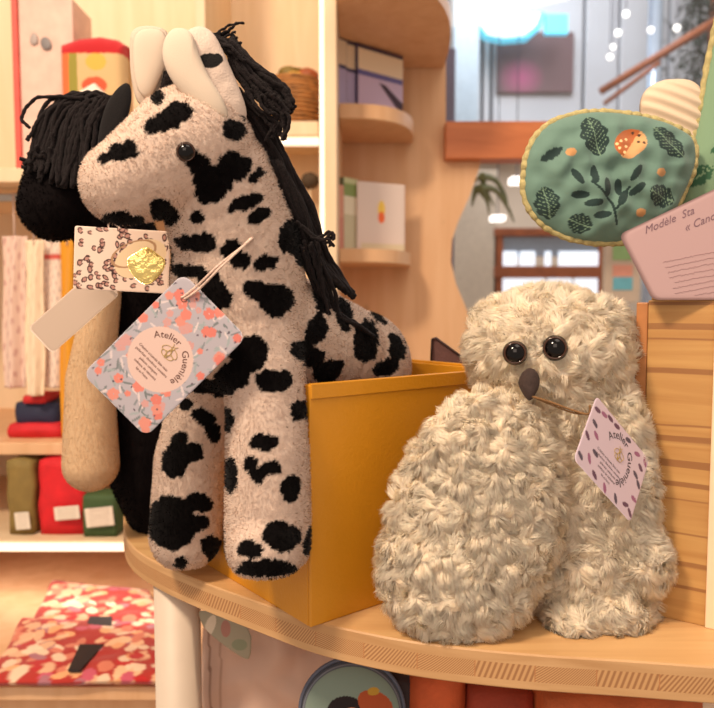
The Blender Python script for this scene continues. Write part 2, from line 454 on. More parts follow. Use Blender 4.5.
# hall beyond: pale panelled wall, ceiling strip
M_hall = plain('hall_panel', srgb(196, 200, 208), 0.35, 0.06, 1.5)
M_hallp = plain('hall_panel_pink', srgb(190, 170, 178), 0.35, 0.1, 1.2)
M_hallw = plain('hall_plaster', srgb(206, 190, 170), 0.7, 0.03, 2)
M_seam = plain('dark_seam', srgb(70, 70, 92), 0.6)
YH = 6.0
def hx(px): return (px-357)/FPX*YH
zb = P(500, 150, YH).z
bm = bmesh.new()
for a, b in ((452, 478), (481, 487), (490, 577), (580, 612), (614, 660), (662, 760)):
    bbox(bm, hx(a), hx(b), YH, YH+0.1, zb, 3.4, bev=0.01)
ow = st(link('wall_far', bm_mesh(bm), M_hall, smooth=False))
st(box('wall_far_lower', hx(380), hx(800), YH+0.3, YH+0.4, FL, zb, M_hallw))
st(box('trim_2', hx(440), hx(800), YH+0.1, YH+0.14, zb, 3.4, M_seam))
st(box('ceiling', hx(380), hx(900), 2.4, YH+0.3, zb+0.25, zb+0.3, M_hallw)) if False else None

# far things seen through the glass
M_lit = emis('lit_sign_white', (0.92, 0.98, 1.0), 1.3); M_cyan = emis('lit_cyan', (0.12, 0.58, 0.80), 0.9)
sg = thing('hanging_sign', 'glowing white sign with cyan rim beyond the top of the window', 'sign', P(508, 10, 5.5))
bm = bmesh.new(); prism(bm, [P(x, y, 5.5) for x, y in [(477, -40), (503, -40), (503, 12), (540, 13), (536, 24), (526, 32), (505, 34), (490, 31), (481, 20), (476, 5)]], Vector((0, 0.08, 0)))
link('sign_face', bm_mesh(bm), M_lit, sg, False)
bm = bmesh.new(); prism(bm, [P(x, y, 5.6) for x, y in [(472, -40), (504, -40), (504, 11), (546, 12), (542, 26), (529, 37), (504, 39), (486, 35), (476, 22), (472, 6)]], Vector((0, 0.12, 0)))
link('sign_rim', bm_mesh(bm), M_cyan, sg, False)
bm = bmesh.new(); prism(bm, [P(x, y, 5.58) for x, y in [(546, 14), (568, 14), (568, 33), (546, 33)]], Vector((0, 0.06, 0)))
link('sign_arrow_panel', bm_mesh(bm), M_cyan, sg, False)
def pinkpic():  # pink spot blending into mauve in the base colour
    m, N, L, B = newmat('dark_poster')
    tc = N.new('ShaderNodeTexCoord'); g = N.new('ShaderNodeTexGradient'); g.gradient_type = 'SPHERICAL'
    mp = N.new('ShaderNodeMapping'); c = P(522, 76, 5.9); mp.inputs['Location'].default_value = (-c.x*5, -c.y*3.2, -c.z*6); mp.inputs['Scale'].default_value = (5, 3.2, 6)
    L.new(tc.outputs['Object'], mp.inputs[0]); L.new(mp.outputs[0], g.inputs[0])
    r = N.new('ShaderNodeValToRGB'); r.color_ramp.elements[0].color = (*srgb(112, 84, 88), 1); r.color_ramp.elements[1].color = (*srgb(190, 84, 132), 1)
    L.new(g.outputs['Fac'], r.inputs[0]); L.new(r.outputs[0], B.inputs['Base Color']); return m
a, b = P(498, 32, 5.94), P(573, 92, 5.94)
tag(box('wall_poster', a.x, b.x, 5.94, 5.99, b.z, a.z, pinkpic()), 'dark mauve rectangular panel with a soft pink spot on the far hall wall', 'poster')
a, b = P(446, 48, 4.0), P(455, 122, 4.0)
tag(box('dark_column', a.x, b.x, 4.0, 4.1, FL, a.z, plain('slate', srgb(96, 84, 112), 0.5)), 'narrow slate purple column beside the panel edge beyond the glass', 'column')
a, b = P(455, -40, 4.6), P(478, 140, 4.6)
tag(box('pale_column', a.x, b.x, 4.6, 4.8, FL, 3.0, plain('bluish_white', srgb(186, 208, 226), 0.4)), 'bluish white column under the glowing sign in the hall', 'column')
# diagonal handrail and glittering dark tree
rl = MB(); rl.tube([P(600, 92, 4.8), P(730, 12, 4.4)], 0.025, 10); rl.tube([P(604, 104, 4.8), P(660, 62, 4.6)], 0.015, 8)
tag(link('handrail', rl.mesh(), M_brown), 'brown diagonal handrail rising to the right in the far hall', 'railing')
tr = thing('decorated_tree', 'dark green tree with small lights at the top right beyond the glass', 'tree', P(712, 300, 5.6))
bm = bmesh.new()
for i in range(900):
    t = random.random(); px = 702+random.gauss(0, 9+10*t); py = -30+150*t
    c = P(px, py, 5.6+random.gauss(0, .1)); q = Matrix.Rotation(random.random()*6, 3, (random.random(), random.random(), random.random()+.1))
    vs = [bm.verts.new(c+q@Vector(p)) for p in ((-.04, 0, 0), (0, .012, 0), (.04, 0, 0), (0, -.012, 0))]; bm.faces.new(vs)
link('foliage', bm_mesh(bm), plain('dark_needles', srgb(58, 66, 60), 0.7, 0.4, 10), tr, False)
k = MB(); k.tube([P(712, -20, 5.6), P(712, 300, 5.6)], .03); link('trunk', k.mesh(), M_brown, tr)
M_bulb = emis('small_lamp', (1.0, 0.95, 0.9), 2.0)
for i, (x, y, s) in enumerate(((626, 14, .022), (618, 33, .022), (613, 47, .018), (610, 57, .020), (677, 28, .022), (651, 30, .02))):
    bm = bmesh.new(); bmesh.ops.create_uvsphere(bm, u_segments=16, v_segments=10, radius=s, matrix=Matrix.Translation(P(x, y, 5.0)))
    tops = ['topmost', 'second from the top', 'third from the top', 'lowest']
    if i < 4: lb = 'small round white hall lamp, %s of the column of four' % tops[i]; gr = 'string of hall lamps'
    else: lb = ['small round white lamp in front of the dark tree', 'small round white lamp above the steel pole'][i-4]; gr = 'string of hall lamps'
    b_ = thing('hall_lamp', lb, 'lamp', P(x, y, 5.0), gr); link('bulb', bm_mesh(bm), M_bulb, b_)
    w = MB(); w.tube([P(x, y, 5.0), Vector((P(x, y, 5.0).x, 5.0, 3.0))], .003, 6); link('cord', w.mesh(), M_seam, b_)
pl = MB(); a = P(656, 0, 5.3)
pl.tube([Vector((a.x, 5.3, FL)), Vector((a.x, 5.3, 3.0))], 0.05, 16)
tag(link('steel_pole', pl.mesh(), plain('bright_steel', srgb(196, 214, 236), 0.2, metal=0.6)), 'shiny blue white steel pole left of the dark tree in the hall', 'pole')

# timber kiosk with bright panes under the beam
kk = thing('kiosk', 'brown timber kiosk front with bright windows behind the owl', 'kiosk', (P(550, 300, 4.5).x, 4.5, FL))
a, b = P(494, 228, 4.5), P(608, 300, 4.5)
def kb(name, x0, y0, x1, y1, mat, d0=0.0, d1=.08):
    p, q = P(x0, y0, 4.5), P(x1, y1, 4.5); return box(name, p.x, q.x, 4.5+d0, 4.5+d1, q.z, p.z, mat, kk, bev=0.004)
kb('post', 494, 228, 500, 480, M_brown); kb('post', 600, 228, 608, 480, M_brown)
kb('rail', 494, 228, 608, 236, M_brown, -.01); kb('rail', 494, 266, 608, 278, M_brown, -.01); kb('rail', 494, 330, 608, 340, M_brown, -.01)
M_pane = emis('bright_pane', (0.78, 0.88, 1.0), 0.9); M_pane2 = plain('blue_pane', srgb(150, 166, 186), 0.3)
kb('window_pane', 500, 236, 600, 256, M_pane2, .03, .05)
for x0, x1 in ((500, 518), (521, 536), (546, 552), (560, 600)): kb('window_pane', x0, 251, x1, 266, M_pane, .02, .04)
for x0, x1 in ((500, 545), (549, 572), (576, 600)): kb('window_pane', x0, 278, x1, 330, M_pane, .02, .04)
kb('door_panel', 500, 340, 600, 480, M_brown, .03, .05)
kb('side_panel', 440, 170, 494, 480, plain('kiosk_grey', srgb(206, 196, 180), .6), 0.0, .04)
# ceiling downlights of the hall
for i, (x0, y0, x1, y1) in enumerate(((510, 178, 523, 184), (491, 216, 504, 221))):
    p, q = P(x0, y0, 4.3), P(x1, y1, 4.3)
    b_ = thing('ceiling_lamp', ['small oblong white hall light just below the beam', 'small oblong white hall light by the palm frond'][i], 'lamp', P((x0+x1)/2, y0, 4.3))
    box('diffuser', p.x, q.x, 4.25, 4.35, q.z, p.z, M_bulb, b_, bev=.004)
    w = MB(); w.tube([Vector(((p.x+q.x)/2, 4.3, p.z)), Vector(((p.x+q.x)/2, 4.3, 3.0))], .003, 6); link('cord', w.mesh(), M_seam, b_)
# palm frond
pf = thing('palm_plant', 'thin drooping palm frond at the wavy edge of the wooden panel', 'plant', (P(436, 300, 2.6).x, 2.6, FL))
k = MB(); stem = [Vector((P(436, 300, 2.62).x, 2.62, FL+.25)), P(440, 300, 2.62), P(448, 230, 2.6), P(462, 192, 2.6), P(479, 178, 2.6)]
k.tube(smoothpath(stem, 20), .006, 8); link('stem', k.mesh(), plain('stem', srgb(116, 104, 70), .7), pf)
M_frond = plain('frond', srgb(112, 116, 74), .7, .2)
for fr in ([(481, 176), (495, 180), (505, 196), (508, 210)], [(479, 188), (495, 190), (508, 208), (514, 222)], [(479, 188), (487, 200), (489, 214)], [(477, 188), (474, 196), (472, 206)], [(481, 176), (486, 190), (494, 206)]):
    k = MB(); pp = smoothpath([P(x, y, 2.6+.05*i) for i, (x, y) in enumerate(fr)], 14)
    k.tube(pp, [.012*(1-i/15)+.002 for i in range(15)], 6); link('frond', k.mesh(), M_frond, pf)
k = MB(); pc = stem[0]; k.tube([Vector((pc.x, pc.y, FL)), Vector((pc.x, pc.y, FL+.28))], [.09, .12], 24); link('pot', k.mesh(), M_white, pf)
# framed picture sign on a post
fs = thing('display_stand', 'white framed notice with green and blue squares between owl and card', 'sign', (P(622, 300, 2.4).x, 2.4, FL))
p, q = P(606, 232, 2.4), P(639, 302, 2.4)
box('frame', p.x, q.x, 2.4, 2.43, q.z, p.z, M_white, fs, bev=.003)
for (x0, y0, x1, y1, c) in ((613, 240, 632, 260, (150, 190, 130)), (613, 265, 632, 277, (226, 160, 140)), (613, 277, 632, 290, (110, 186, 206))):
    a, b = P(x0, y0, 2.4), P(x1, y1, 2.4); box('printed_square', a.x, b.x, 2.396, 2.401, b.z, a.z, plain('sq', srgb(*c), .6), fs, bev=0)
k = MB(); k.tube([Vector(((p.x+q.x)/2, 2.415, FL)), Vector(((p.x+q.x)/2, 2.415, q.z))], .012, 12); link('post', k.mesh(), M_white, fs)
k = MB(); k.tube([Vector(((p.x+q.x)/2, 2.415, FL)), Vector(((p.x+q.x)/2, 2.415, FL+.015))], .12, 24); link('foot', k.mesh(), M_white, fs)

# =================================================================== SHELVING behind
d0 = P(325, 300, 1.5).x; d1 = P(337, 300, 1.5).x
cb = thing('shelf_unit', 'tall pale wooden display cabinet with lit compartments behind the horses', 'shelving', (-0.6, 1.75, FL))
box('divider', d0, d1, 1.5, 1.75, FL, 1.5, M_cream, cb)
M_glow = emis('led_and_edge_glow', (1.0, 0.86, 0.66), 0.95)
led = box('glow_strip', d0-.010, d0-.001, 1.5, 1.52, -.2, 1.4, M_glow, cb)
zs = P(300, 121, 1.55).z
box('shelf', P(205, 0, 1.55).x, d0-.015, 1.55, 1.75, zs-.03, zs, M_cream, cb)
box('glow_strip', P(205, 0, 1.55).x, d0-.015, 1.56, 1.58, zs-.046, zs-.031, M_glow, cb, bev=0)
zs2 = P(300, 300, 1.55).z
box('shelf', P(205, 0, 1.55).x, d0-.015, 1.55, 1.75, zs2-.03, zs2, M_cream, cb)
box('divider', P(200, 0, 1.5).x, P(205, 0, 1.5).x+.01, 1.45, 1.75, FL, 1.5, M_cream, cb)
xl = -1.35; xr = P(200, 0, 1.5).x
zt = P(50, 168, 1.3).z
box('shelf', xl, xr, 1.3, 1.75, zt-.025, zt, M_cream, cb)
z4 = P(50, 443, 1.3).z; box('shelf', xl, xr, 1.3, 1.75, z4-.022, z4, M_pale, cb)
z5 = P(50, 541, 1.25).z; box('shelf', xl, P(122, 0, 1.25).x, 1.25, 1.75, z5-.020, z5, M_cream, cb)
box('glow_strip', xl, P(121, 0, 1.25).x, 1.243, 1.2495, z5-.016, z5-.003, M_glow, cb, bev=0)  # added emissive edge, stands in for light falling on the shelf front
z6 = -0.275; box('shelf', xl, -.10, .99, 1.75, z6-.02, z6, M_pale, cb)
box('base', xl, -.12, 1.03, 1.75, FL, z6-.02, M_pale, cb)
box('clothes_rail', xl, xr, 1.36, 1.375, zt-.05, zt-.035, plain('rail_metal', srgb(180, 170, 160), .3, metal=.8), cb)
# corner shelves right of the divider
def roundshelf(zt_, th, y0, x1, nm):
    o = thing(nm, '', '', (d1, 1.75, zt_)); return o
crn = thing('corner_shelf_unit', 'rounded pale wooden corner shelves holding books right of the lit divider', 'shelving', (d1, 1.9, FL))
bm = bmesh.new()
def quarter(z0, z1, y0, x1):
    bm = bmesh.new(); pts = [Vector((d1+.002, 1.895, z0))]
    for i in range(25):
        a = math.pi/2*i/24; e = 0.75
        pts.append(Vector((d1+.002+(x1-d1)*math.sin(a)**e, 1.895-(1.895-y0)*math.cos(a)**e, z0)))
    pts = pts[::-1]; prism(bm, pts, Vector((0, 0, z1-z0)))
    bmesh.ops.bevel(bm, geom=[e for e in bm.edges if abs(e.verts[0].co.z-e.verts[1].co.z) < 1e-6 and e.calc_face_angle(0) > 1], offset=.003, segments=2, affect='EDGES')
    return link('shelf', bm_mesh(bm), M_pale, crn, False)
quarter(.686, .718, 1.643, P(412, 0, 1.9).x); ZA = .718
quarter(.366, .396, 1.643, P(410, 0, 1.9).x); ZB = .396
quarter(.876, .906, 1.36, P(443, 0, 1.9).x)
quarter(.03, .06, 1.60, P(420, 0, 1.9).x)
box('side_panel', d1-.001, d1+.004, 1.745, 1.895, FL, 1.5, M_pale, crn)

# books on the upper rounded shelf
def striped(name, cols, axis=2):
    m, N, L, B = newmat(name); tc = N.new('ShaderNodeTexCoord'); sp = N.new('ShaderNodeSeparateXYZ'); L.new(tc.outputs['Generated'], sp.inputs[0])
    r = N.new('ShaderNodeValToRGB'); r.color_ramp.interpolation = 'CONSTANT'; e = r.color_ramp.elements
    e[0].position = 0; e[0].color = (*srgb(*cols[0][1]), 1); e[1].position = cols[1][0]; e[1].color = (*srgb(*cols[1][1]), 1)
    for p, c in cols[2:]:
        x = e.new(p); x.color = (*srgb(*c), 1)
    L.new(sp.outputs[axis], r.inputs[0]); L.new(r.outputs[0], B.inputs['Base Color']); B.inputs['Roughness'].default_value = .4
    return m
M_pages = plain('pages', srgb(226, 210, 190), .7)
def book(lbl, pa, pb, Ya, Yb, h, cols, spine, gr, zb_, blob_=None):
    """upright slim book; cover runs from pixel column pa at Ya to pb at Yb"""
    A = P(pa, 300, Ya); Bq = P(pb, 300, Yb); A.z = Bq.z = zb_
    d = (Bq-A); L_ = d.length; ang = math.atan2(d.y, d.x)
    t = thing('book', lbl, 'book', A, gr); Mx = Matrix.Translation(A) @ Matrix.Rotation(ang, 4, 'Z')
    box('cover', 0, L_, 0, .002, 0, h, striped('cover', cols), t, Mx, .0005)
    box('pages', .002, L_-.002, .002, .010, .002, h-.003, M_pages, t, Mx, 0)
    box('spine', -.002, .001, 0, .012, 0, h, plain('spine', srgb(*spine), .5), t, Mx, .0005)
    if blob_:
        bm = bmesh.new(); prism(bm, [Mx @ Vector((L_*a, -.0008, h*b)) for a, b in ((.45, .50), (.60, .48), (1.0, .26), (.99, .10), (.85, .18), (.62, .36))], Vector((0, .001, 0))); link('cover_picture', bm_mesh(bm), plain('pic', srgb(*blob_), .5), t, False)
lav = [(0, (176, 166, 206)), (.55, (60, 56, 96)), (.60, (226, 206, 176)), (.93, (60, 50, 70))]
book('slim lavender book next to the lit divider, upper rounded shelf', 339, 347, 1.68, 1.70, .165, lav, (50, 46, 84), 'books on the upper rounded shelf', ZA)
book('second lavender book from the divider, upper rounded shelf', 347, 358, 1.70, 1.72, .16, lav, (50, 46, 84), 'books on the upper rounded shelf', ZA)
book('wide lavender book with dark slanting shape, rightmost on the upper rounded shelf', 358, 402, 1.71, 1.80, .155, [(0, (196, 176, 206)), (.55, (96, 90, 150)), (.63, (232, 212, 180)), (.94, (66, 52, 70))], (60, 52, 90), 'books on the upper rounded shelf', ZA, (60, 30, 50))
g2 = 'booklets on the lower rounded shelf'
book('thin pinkish booklet leaning by the divider on the lower rounded shelf', 338, 344, 1.68, 1.70, .15, [(0, (196, 130, 110)), (.5, (206, 146, 120))], (120, 70, 60), g2, ZB)
book('greenish white booklet between pink booklet and flame card', 344, 358, 1.70, 1.74, .17, [(0, (196, 190, 160)), (.5, (222, 214, 190)), (.75, (128, 150, 86)), (.92, (190, 196, 150))], (110, 110, 80), g2, ZB)
fc = P(357, 300, 1.74); fe = P(404, 300, 1.80)
h_ = .165; ang = math.atan2(fe.y-fc.y, fe.x-fc.x); Lf = math.hypot(fe.x-fc.x, fe.y-fc.y)
def flamecol(u, v):
    c = np.tile(np.array(srgb(222, 206, 198)), (len(u), 1))
    paint(c, ell(u, v, .5*Lf, .62*h_, .010, .020) < 1, srgb(236, 200, 90))
    paint(c, ell(u, v, .5*Lf, .50*h_, .009, .014) < 1, srgb(232, 110, 60))
    paint(c, (v < .02) & (u > .01), srgb(214, 200, 170)); return c
fdir = Vector((math.cos(ang), math.sin(ang), 0)); fn_ = Vector((math.sin(ang), -math.cos(ang), 0))
fo = thing('greeting_card', 'white card printed with a yellow and orange flame', 'card', (fc.x, fc.y, ZB))
me = pillow(rrect(Lf, h_, .001)+np.array([Lf/2, h_/2]), lambda u, v, h: Vector((fc.x, fc.y, ZB+.0005))+fdir*u+Vector((0, 0, v))+fn_*(h-0.0)+Vector((0, -.012, 0)), .001, flamecol, 40, power=40)
link('card_sheet', me, M_tag, fo)

# things in the cabinet
def pinkbox():
    a, b = P(18, 5, 1.4), P(76, 150, 1.4)
    t = thing('gift_box', 'tall pinkish white box with two grey marks and a red side, far left', 'box', ((a.x+b.x)/2, 1.45, zt))
    H = P(50, -2, 1.4).z-zt
    bx_ = box('carton', a.x, b.x, 1.4, 1.5, zt, zt+H, plain('carton_pink', srgb(220, 186, 170), .6), t)
    box('red_side', a.x-.012, a.x-.0005, 1.395, 1.5, zt, zt+H, plain('carton_red', srgb(210, 84, 72), .5), t)
    me = pillow(smooth2([(31, 34), (36, 33), (38, 42), (33, 45), (29, 42)], 60), pxframe(31, 36, 1.3965), .0012, lambda u, v: np.tile(np.array(srgb(170, 156, 150)), (len(u), 1)), 6)
    link('printed_mark', me, M_tag, t)
    me = pillow(smooth2([(42, 37), (49, 38), (52, 48), (44, 50), (40, 44)], 60), pxframe(45, 42, 1.3965), .0012, lambda u, v: np.tile(np.array(srgb(126, 120, 120)), (len(u), 1)), 6)
    link('printed_mark', me, M_tag, t)
pinkbox()
def tincol(u, v):
    c = np.tile(np.array(srgb(212, 178, 128)), (len(u), 1))
    paint(c, ell(u, v, 104, 70, 10, 8) < 1, srgb(226, 176, 80)); paint(c, u < 80, srgb(226, 110, 60)); paint(c, (u > 78) & (u < 86), srgb(150, 140, 60))
    paint(c, ell(u, v, 102, 92, 12, 8) < 1, srgb(220, 90, 60)); paint(c, v < 62, srgb(186, 30, 36)); paint(c, (u < 69), srgb(186, 30, 36)); return c
ti = thing('fabric_bag', 'floral bag with a red band on top, upper left by the black ear', 'bag', (P(98, 100, 1.42).x, 1.42, zt))
sc_ = 165.0
me = pillow(resample([(67, 50), (85, 44), (105, 42), (122, 45), (130, 50), (130, sc_), (67, sc_)], 240), pxframe(98, 100, 1.42), .04, tincol, 60, power=10)
link('bag_body', me, M_print, ti)
# settle exactly on the shelf
def settle(o, z):
    m = min((o.matrix_basis @ v.co).z for v in o.data.vertices) if o.parent is None else None
for ch in ti.children:
    zz = min(v.co.z for v in ch.data.vertices)
    ch.data.transform(Matrix.Translation((0, 0, 0)))
    for v in ch.data.vertices:
        if v.co.z < zt+.0005: v.co.z = zt+.0005
wb = thing('paper_bag', 'white paper bag peeking over the black mane by the floral bag', 'bag', (P(97, 110, 1.35).x, 1.35, zt))
me = pillow(resample([(82, 92), (96, 84), (108, 96), (114, sc_+4), (74, sc_+4)], 160), pxframe(96, 110, 1.35), .02, lambda u, v: np.tile(np.array(srgb(236, 222, 206)), (len(u), 1)), 20, power=8)
for v in me.vertices: v.co.z = max(v.co.z, zt+.0005)
link('bag_body', me, M_tag, wb)
# wicker basket in the middle compartment
bk = thing('basket', 'brown wicker basket of dried fruit in the lit compartment behind the mane', 'basket', (P(298, 115, 1.64).x, 1.64, zs))
k = MB(); cx = P(294, 115, 1.64).x
for j in range(12):
    z = zs+.006+j*.009; r = .056+.010*math.sin(j/11*math.pi)
    k.tube([Vector((cx+r*math.cos(a)*(1+.03*math.sin(9*a+j*math.pi)), 1.64+r*math.sin(a), z)) for a in np.linspace(0, 2*math.pi, 48, endpoint=False)], .0052, 6, closed=True)
k.tube([Vector((cx, 1.64, zs+.0005)), Vector((cx, 1.64, zs+.004))], .046, 24)
link('basket_body', k.mesh(), plain('wicker', srgb(150, 100, 50), .7, .35, 60), bk)
frc = [(190, 120, 50), (150, 76, 36), (210, 160, 70), (120, 100, 40)]
for i in range(9):
    a = i*2.4; r = .034*(i % 3)/2+.004
    bm = bmesh.new(); bmesh.ops.create_icosphere(bm, subdivisions=3, radius=.022, matrix=Matrix.Translation((cx+r*math.cos(a), 1.64+r*math.sin(a)*.8, zs+.112+.012*(i % 2)-r*.25)) @ Matrix.Diagonal((1.1, 1, .8, 1)))
    for v in bm.verts: v.co += Vector(noise.noise_vector(v.co*60))*.003
    o = link('dried_fruit', bm_mesh(bm), plain('fruit', srgb(*frc[i % 4]), .6, .2, 80))
    tag(o, 'dried orange brown fruit piled in the wicker basket', 'fruit', 'fruit in the wicker basket')
kn = thing('pine_cone', 'small dark round cone low in the lit compartment beside the divider', 'cone', (P(309, 181, 1.62).x, 1.62, zs2))
# small figure on a stand
bm = bmesh.new(); c = P(310, 181, 1.62)
bmesh.ops.create_icosphere(bm, subdivisions=4, radius=.018, matrix=Matrix.Translation(c) @ Matrix.Diagonal((1.1, 1, .95, 1)))
for v in bm.verts: v.co += (v.co-c).normalized()*.003*math.sin(v.co.z*900)*math.cos(math.atan2(v.co.y-c.y, v.co.x-c.x)*7)
link('cone_body', bm_mesh(bm), plain('dark_cone', srgb(74, 58, 40), .8, .3, 60), kn)
k = MB(); k.tube([c-Vector((0, 0, .015)), Vector((c.x, c.y, zs2))], [.003, .003], 8); k.tube([Vector((c.x, c.y, zs2)), Vector((c.x, c.y, zs2+.006))], .02, 16)
link('wire_stand', k.mesh(), M_cream, kn)

# hanging cloths far left
def drape(px0, px1, py0, py1, Y, folds, amp, colfn, name, label, gr, hookz=None):
    nu, nv = 60, 60; V = []; F = []; C = []
    for j in range(nv+1):
        for i in range(nu+1):
            u = i/nu; v = j/nv
            p = P(px0+(px1-px0)*u, py0+(py1-py0)*v, Y)
            V.append(Vector((p.x+.002*math.sin(v*7+u*3), Y+amp*math.sin(u*folds*2*math.pi+v*1.2)*(0.5+.5*v), p.z)))
            C.append((u, v))
    n = len(V)
    for v in V[:n]: pass
    V += [v+Vector((0, .004, 0)) for v in V]
    for j in range(nv):
        for i in range(nu):
            a = j*(nu+1)+i; f = (a, a+nu+1, a+nu+2, a+1); F.append(f); F.append(tuple(n+x for x in f[::-1]))
    rim = [i for i in range(nu+1)]+[j*(nu+1)+nu for j in range(1, nv+1)]+[nv*(nu+1)+i for i in range(nu-1, -1, -1)]+[j*(nu+1) for j in range(nv-1, 0, -1)]
    for i in range(len(rim)):
        a, b = rim[i], rim[(i+1) % len(rim)]; F.append((a, b, n+b, n+a))
    me = mesh(V, F); C = np.array(C+C); c = colfn(C[:, 0], C[:, 1])
    at = me.color_attributes.new('Col', 'FLOAT_COLOR', 'POINT'); at.data.foreach_set('color', np.concatenate([c, np.ones((len(c), 1))], 1).astype(np.float32).ravel())
    top = P((px0+px1)/2, py0, Y)
    t = thing(name, label, 'cloth', top, gr); link('cloth', me, M_print, t)
    k = MB(); k.tube([top+Vector((0, 0, -.01)), Vector((top.x, Y, zt-.035)), Vector((top.x, 1.37, zt-.034))], .002, 6); link('hook', k.mesh(), M_string, t)
def dots(base, spot, sc):
    def f(u, v):
        c = np.tile(np.array(srgb(*base)), (len(u), 1))
        m = (np.sin(u*sc*2.1+np.sin(v*9)*1.5)*np.sin(v*sc*5+u*3)) > .55
        c[m] = srgb(*spot); return c
    return f
gh = 'cloths hanging on the left rail'
drape(2, 27, 236, 388, 1.36, 1.5, .008, dots((224, 196, 180), (200, 160, 150), 9), 'hanging_cloth', 'pinkish patterned cloth hanging furthest left', gh)
drape(25, 43, 240, 396, 1.33, 1.2, .006, dots((236, 214, 184), (226, 200, 170), 7), 'hanging_cloth', 'plain cream cloth hanging between two patterned cloths', gh)
def redband(u, v):
    c = dots((232, 212, 196), (190, 170, 160), 12)(u, v); c[(v > .10) & (v < .14)] = srgb(200, 80, 70); return c
drape(42, 62, 238, 388, 1.35, 1.0, .006, redband, 'hanging_cloth', 'white speckled cloth with a thin red band hanging beside the yellow one', gh)
drape(60, 74, 240, 438, 1.34, 1.0, .006, lambda u, v: np.tile(np.array(srgb(216, 150, 40)), (len(u), 1)), 'hanging_cloth', 'mustard yellow cloth hanging rightmost on the left rail', gh)
drape(72, 82, 250, 440, 1.40, 1.0, .004, lambda u, v: np.tile(np.array(srgb(96, 80, 60)), (len(u), 1)), 'hanging_cloth', 'dark olive cloth edge hanging behind the mustard one', gh)
# folded stacks on the upper small shelf
def softbox(name, px0, py0, px1, py1, Y, dep, col, label, cat, z0, gr=None, mat=None, bump=.004):
    a = P(px0, py0, Y); b = P(px1, py1, Y); bm = bmesh.new()
    bbox(bm, a.x, b.x, Y, Y+dep, z0, a.z); bmesh.ops.subdivide_edges(bm, edges=bm.edges, cuts=7, use_grid_fill=True)
    cx, cy, cz = (a.x+b.x)/2, Y+dep/2, (z0+a.z)/2
    for v in bm.verts:
        x = (v.co.x-cx)/((b.x-a.x)/2); y = (v.co.y-cy)/(dep/2); z = (v.co.z-cz)/((a.z-z0)/2)
        r = max(abs(x), abs(y), abs(z)); L2 = math.sqrt(x*x+y*y+z*z)
        f = .72+.28*(r/L2 if L2 else 1)
        v.co.x = cx+(v.co.x-cx)*f; v.co.y = cy+(v.co.y-cy)*f
        if v.co.z > z0+.001: v.co.z = cz+(v.co.z-cz)*f; v.co += Vector(noise.noise_vector(v.co*25))*bump
        v.co.z = max(v.co.z, z0+.0005)
    t = thing(name, label, cat, (cx, cy, z0), gr)
    o = link('body', bm_mesh(bm), mat or plain('soft', srgb(*col), .75, .12, 40, .3), t)
    return t
softbox('folded_cloth', 12, 402, 58, 428, 1.36, .16, (36, 40, 66), 'navy folded cloth lying under the hanging cloths', 'cloth', P(30, 428, 1.36).z)
softbox('folded_cloth', 2, 424, 62, 443, 1.34, .2, (200, 30, 40), 'bright red folded cloth under the navy one', 'cloth', z4)
softbox('folded_cloth', 20, 396, 44, 403, 1.35, .1, (196, 40, 44), 'thin red folded piece on top of the navy cloth', 'cloth', P(30, 404, 1.35).z)
def label_on(t, x0, y0, x1, y1, Y, rot=0, c=(226, 216, 200)):
    f = pxframe((x0+x1)/2, (y0+y1)/2, Y); a = math.radians(rot); mx, my = (x0+x1)/2, (y0+y1)/2
    o = rrect(x1-x0, y1-y0, 1)
    R_ = np.array([[math.cos(a), -math.sin(a)], [math.sin(a), math.cos(a)]]); o = o@R_.T+np.array([mx, my])
    def cf(u, v):
        cc = np.tile(np.array(srgb(*c)), (len(u), 1)); w = (v-my)*math.cos(a)-(u-mx)*math.sin(a)
        cc[(np.sin(w*2.4) > .7) & (np.abs(u-mx) < (x1-x0)*.35)] = srgb(180, 166, 150); return cc
    lo = link('label_card', pillow(o, f, .0012, cf, 24, power=30), M_tag, t); lo['label'] = 'white paper label'
t = softbox('fabric_bag', 34, 457, 86, 543, 1.28, .12, (206, 24, 34), 'bright red bag with a white label on the lit shelf', 'bag', z5); label_on(t, 54, 506, 80, 520, 1.272, -5)
t = softbox('fabric_bag', 4, 458, 34, 540, 1.28, .12, (132, 110, 56), 'olive bag with an orange base and white label at the left edge', 'bag', z5, bump=.006); label_on(t, 15, 512, 30, 530, 1.272, -5)
o_ = softbox('box_', 80, 494, 118, 538, 1.27, .06, (62, 86, 46), 'dark green pouch with a large white label beside the red bag', 'pouch', z5, bump=.001); o_.name = 'pouch'; label_on(o_, 85, 507, 114, 527, 1.263, -6)

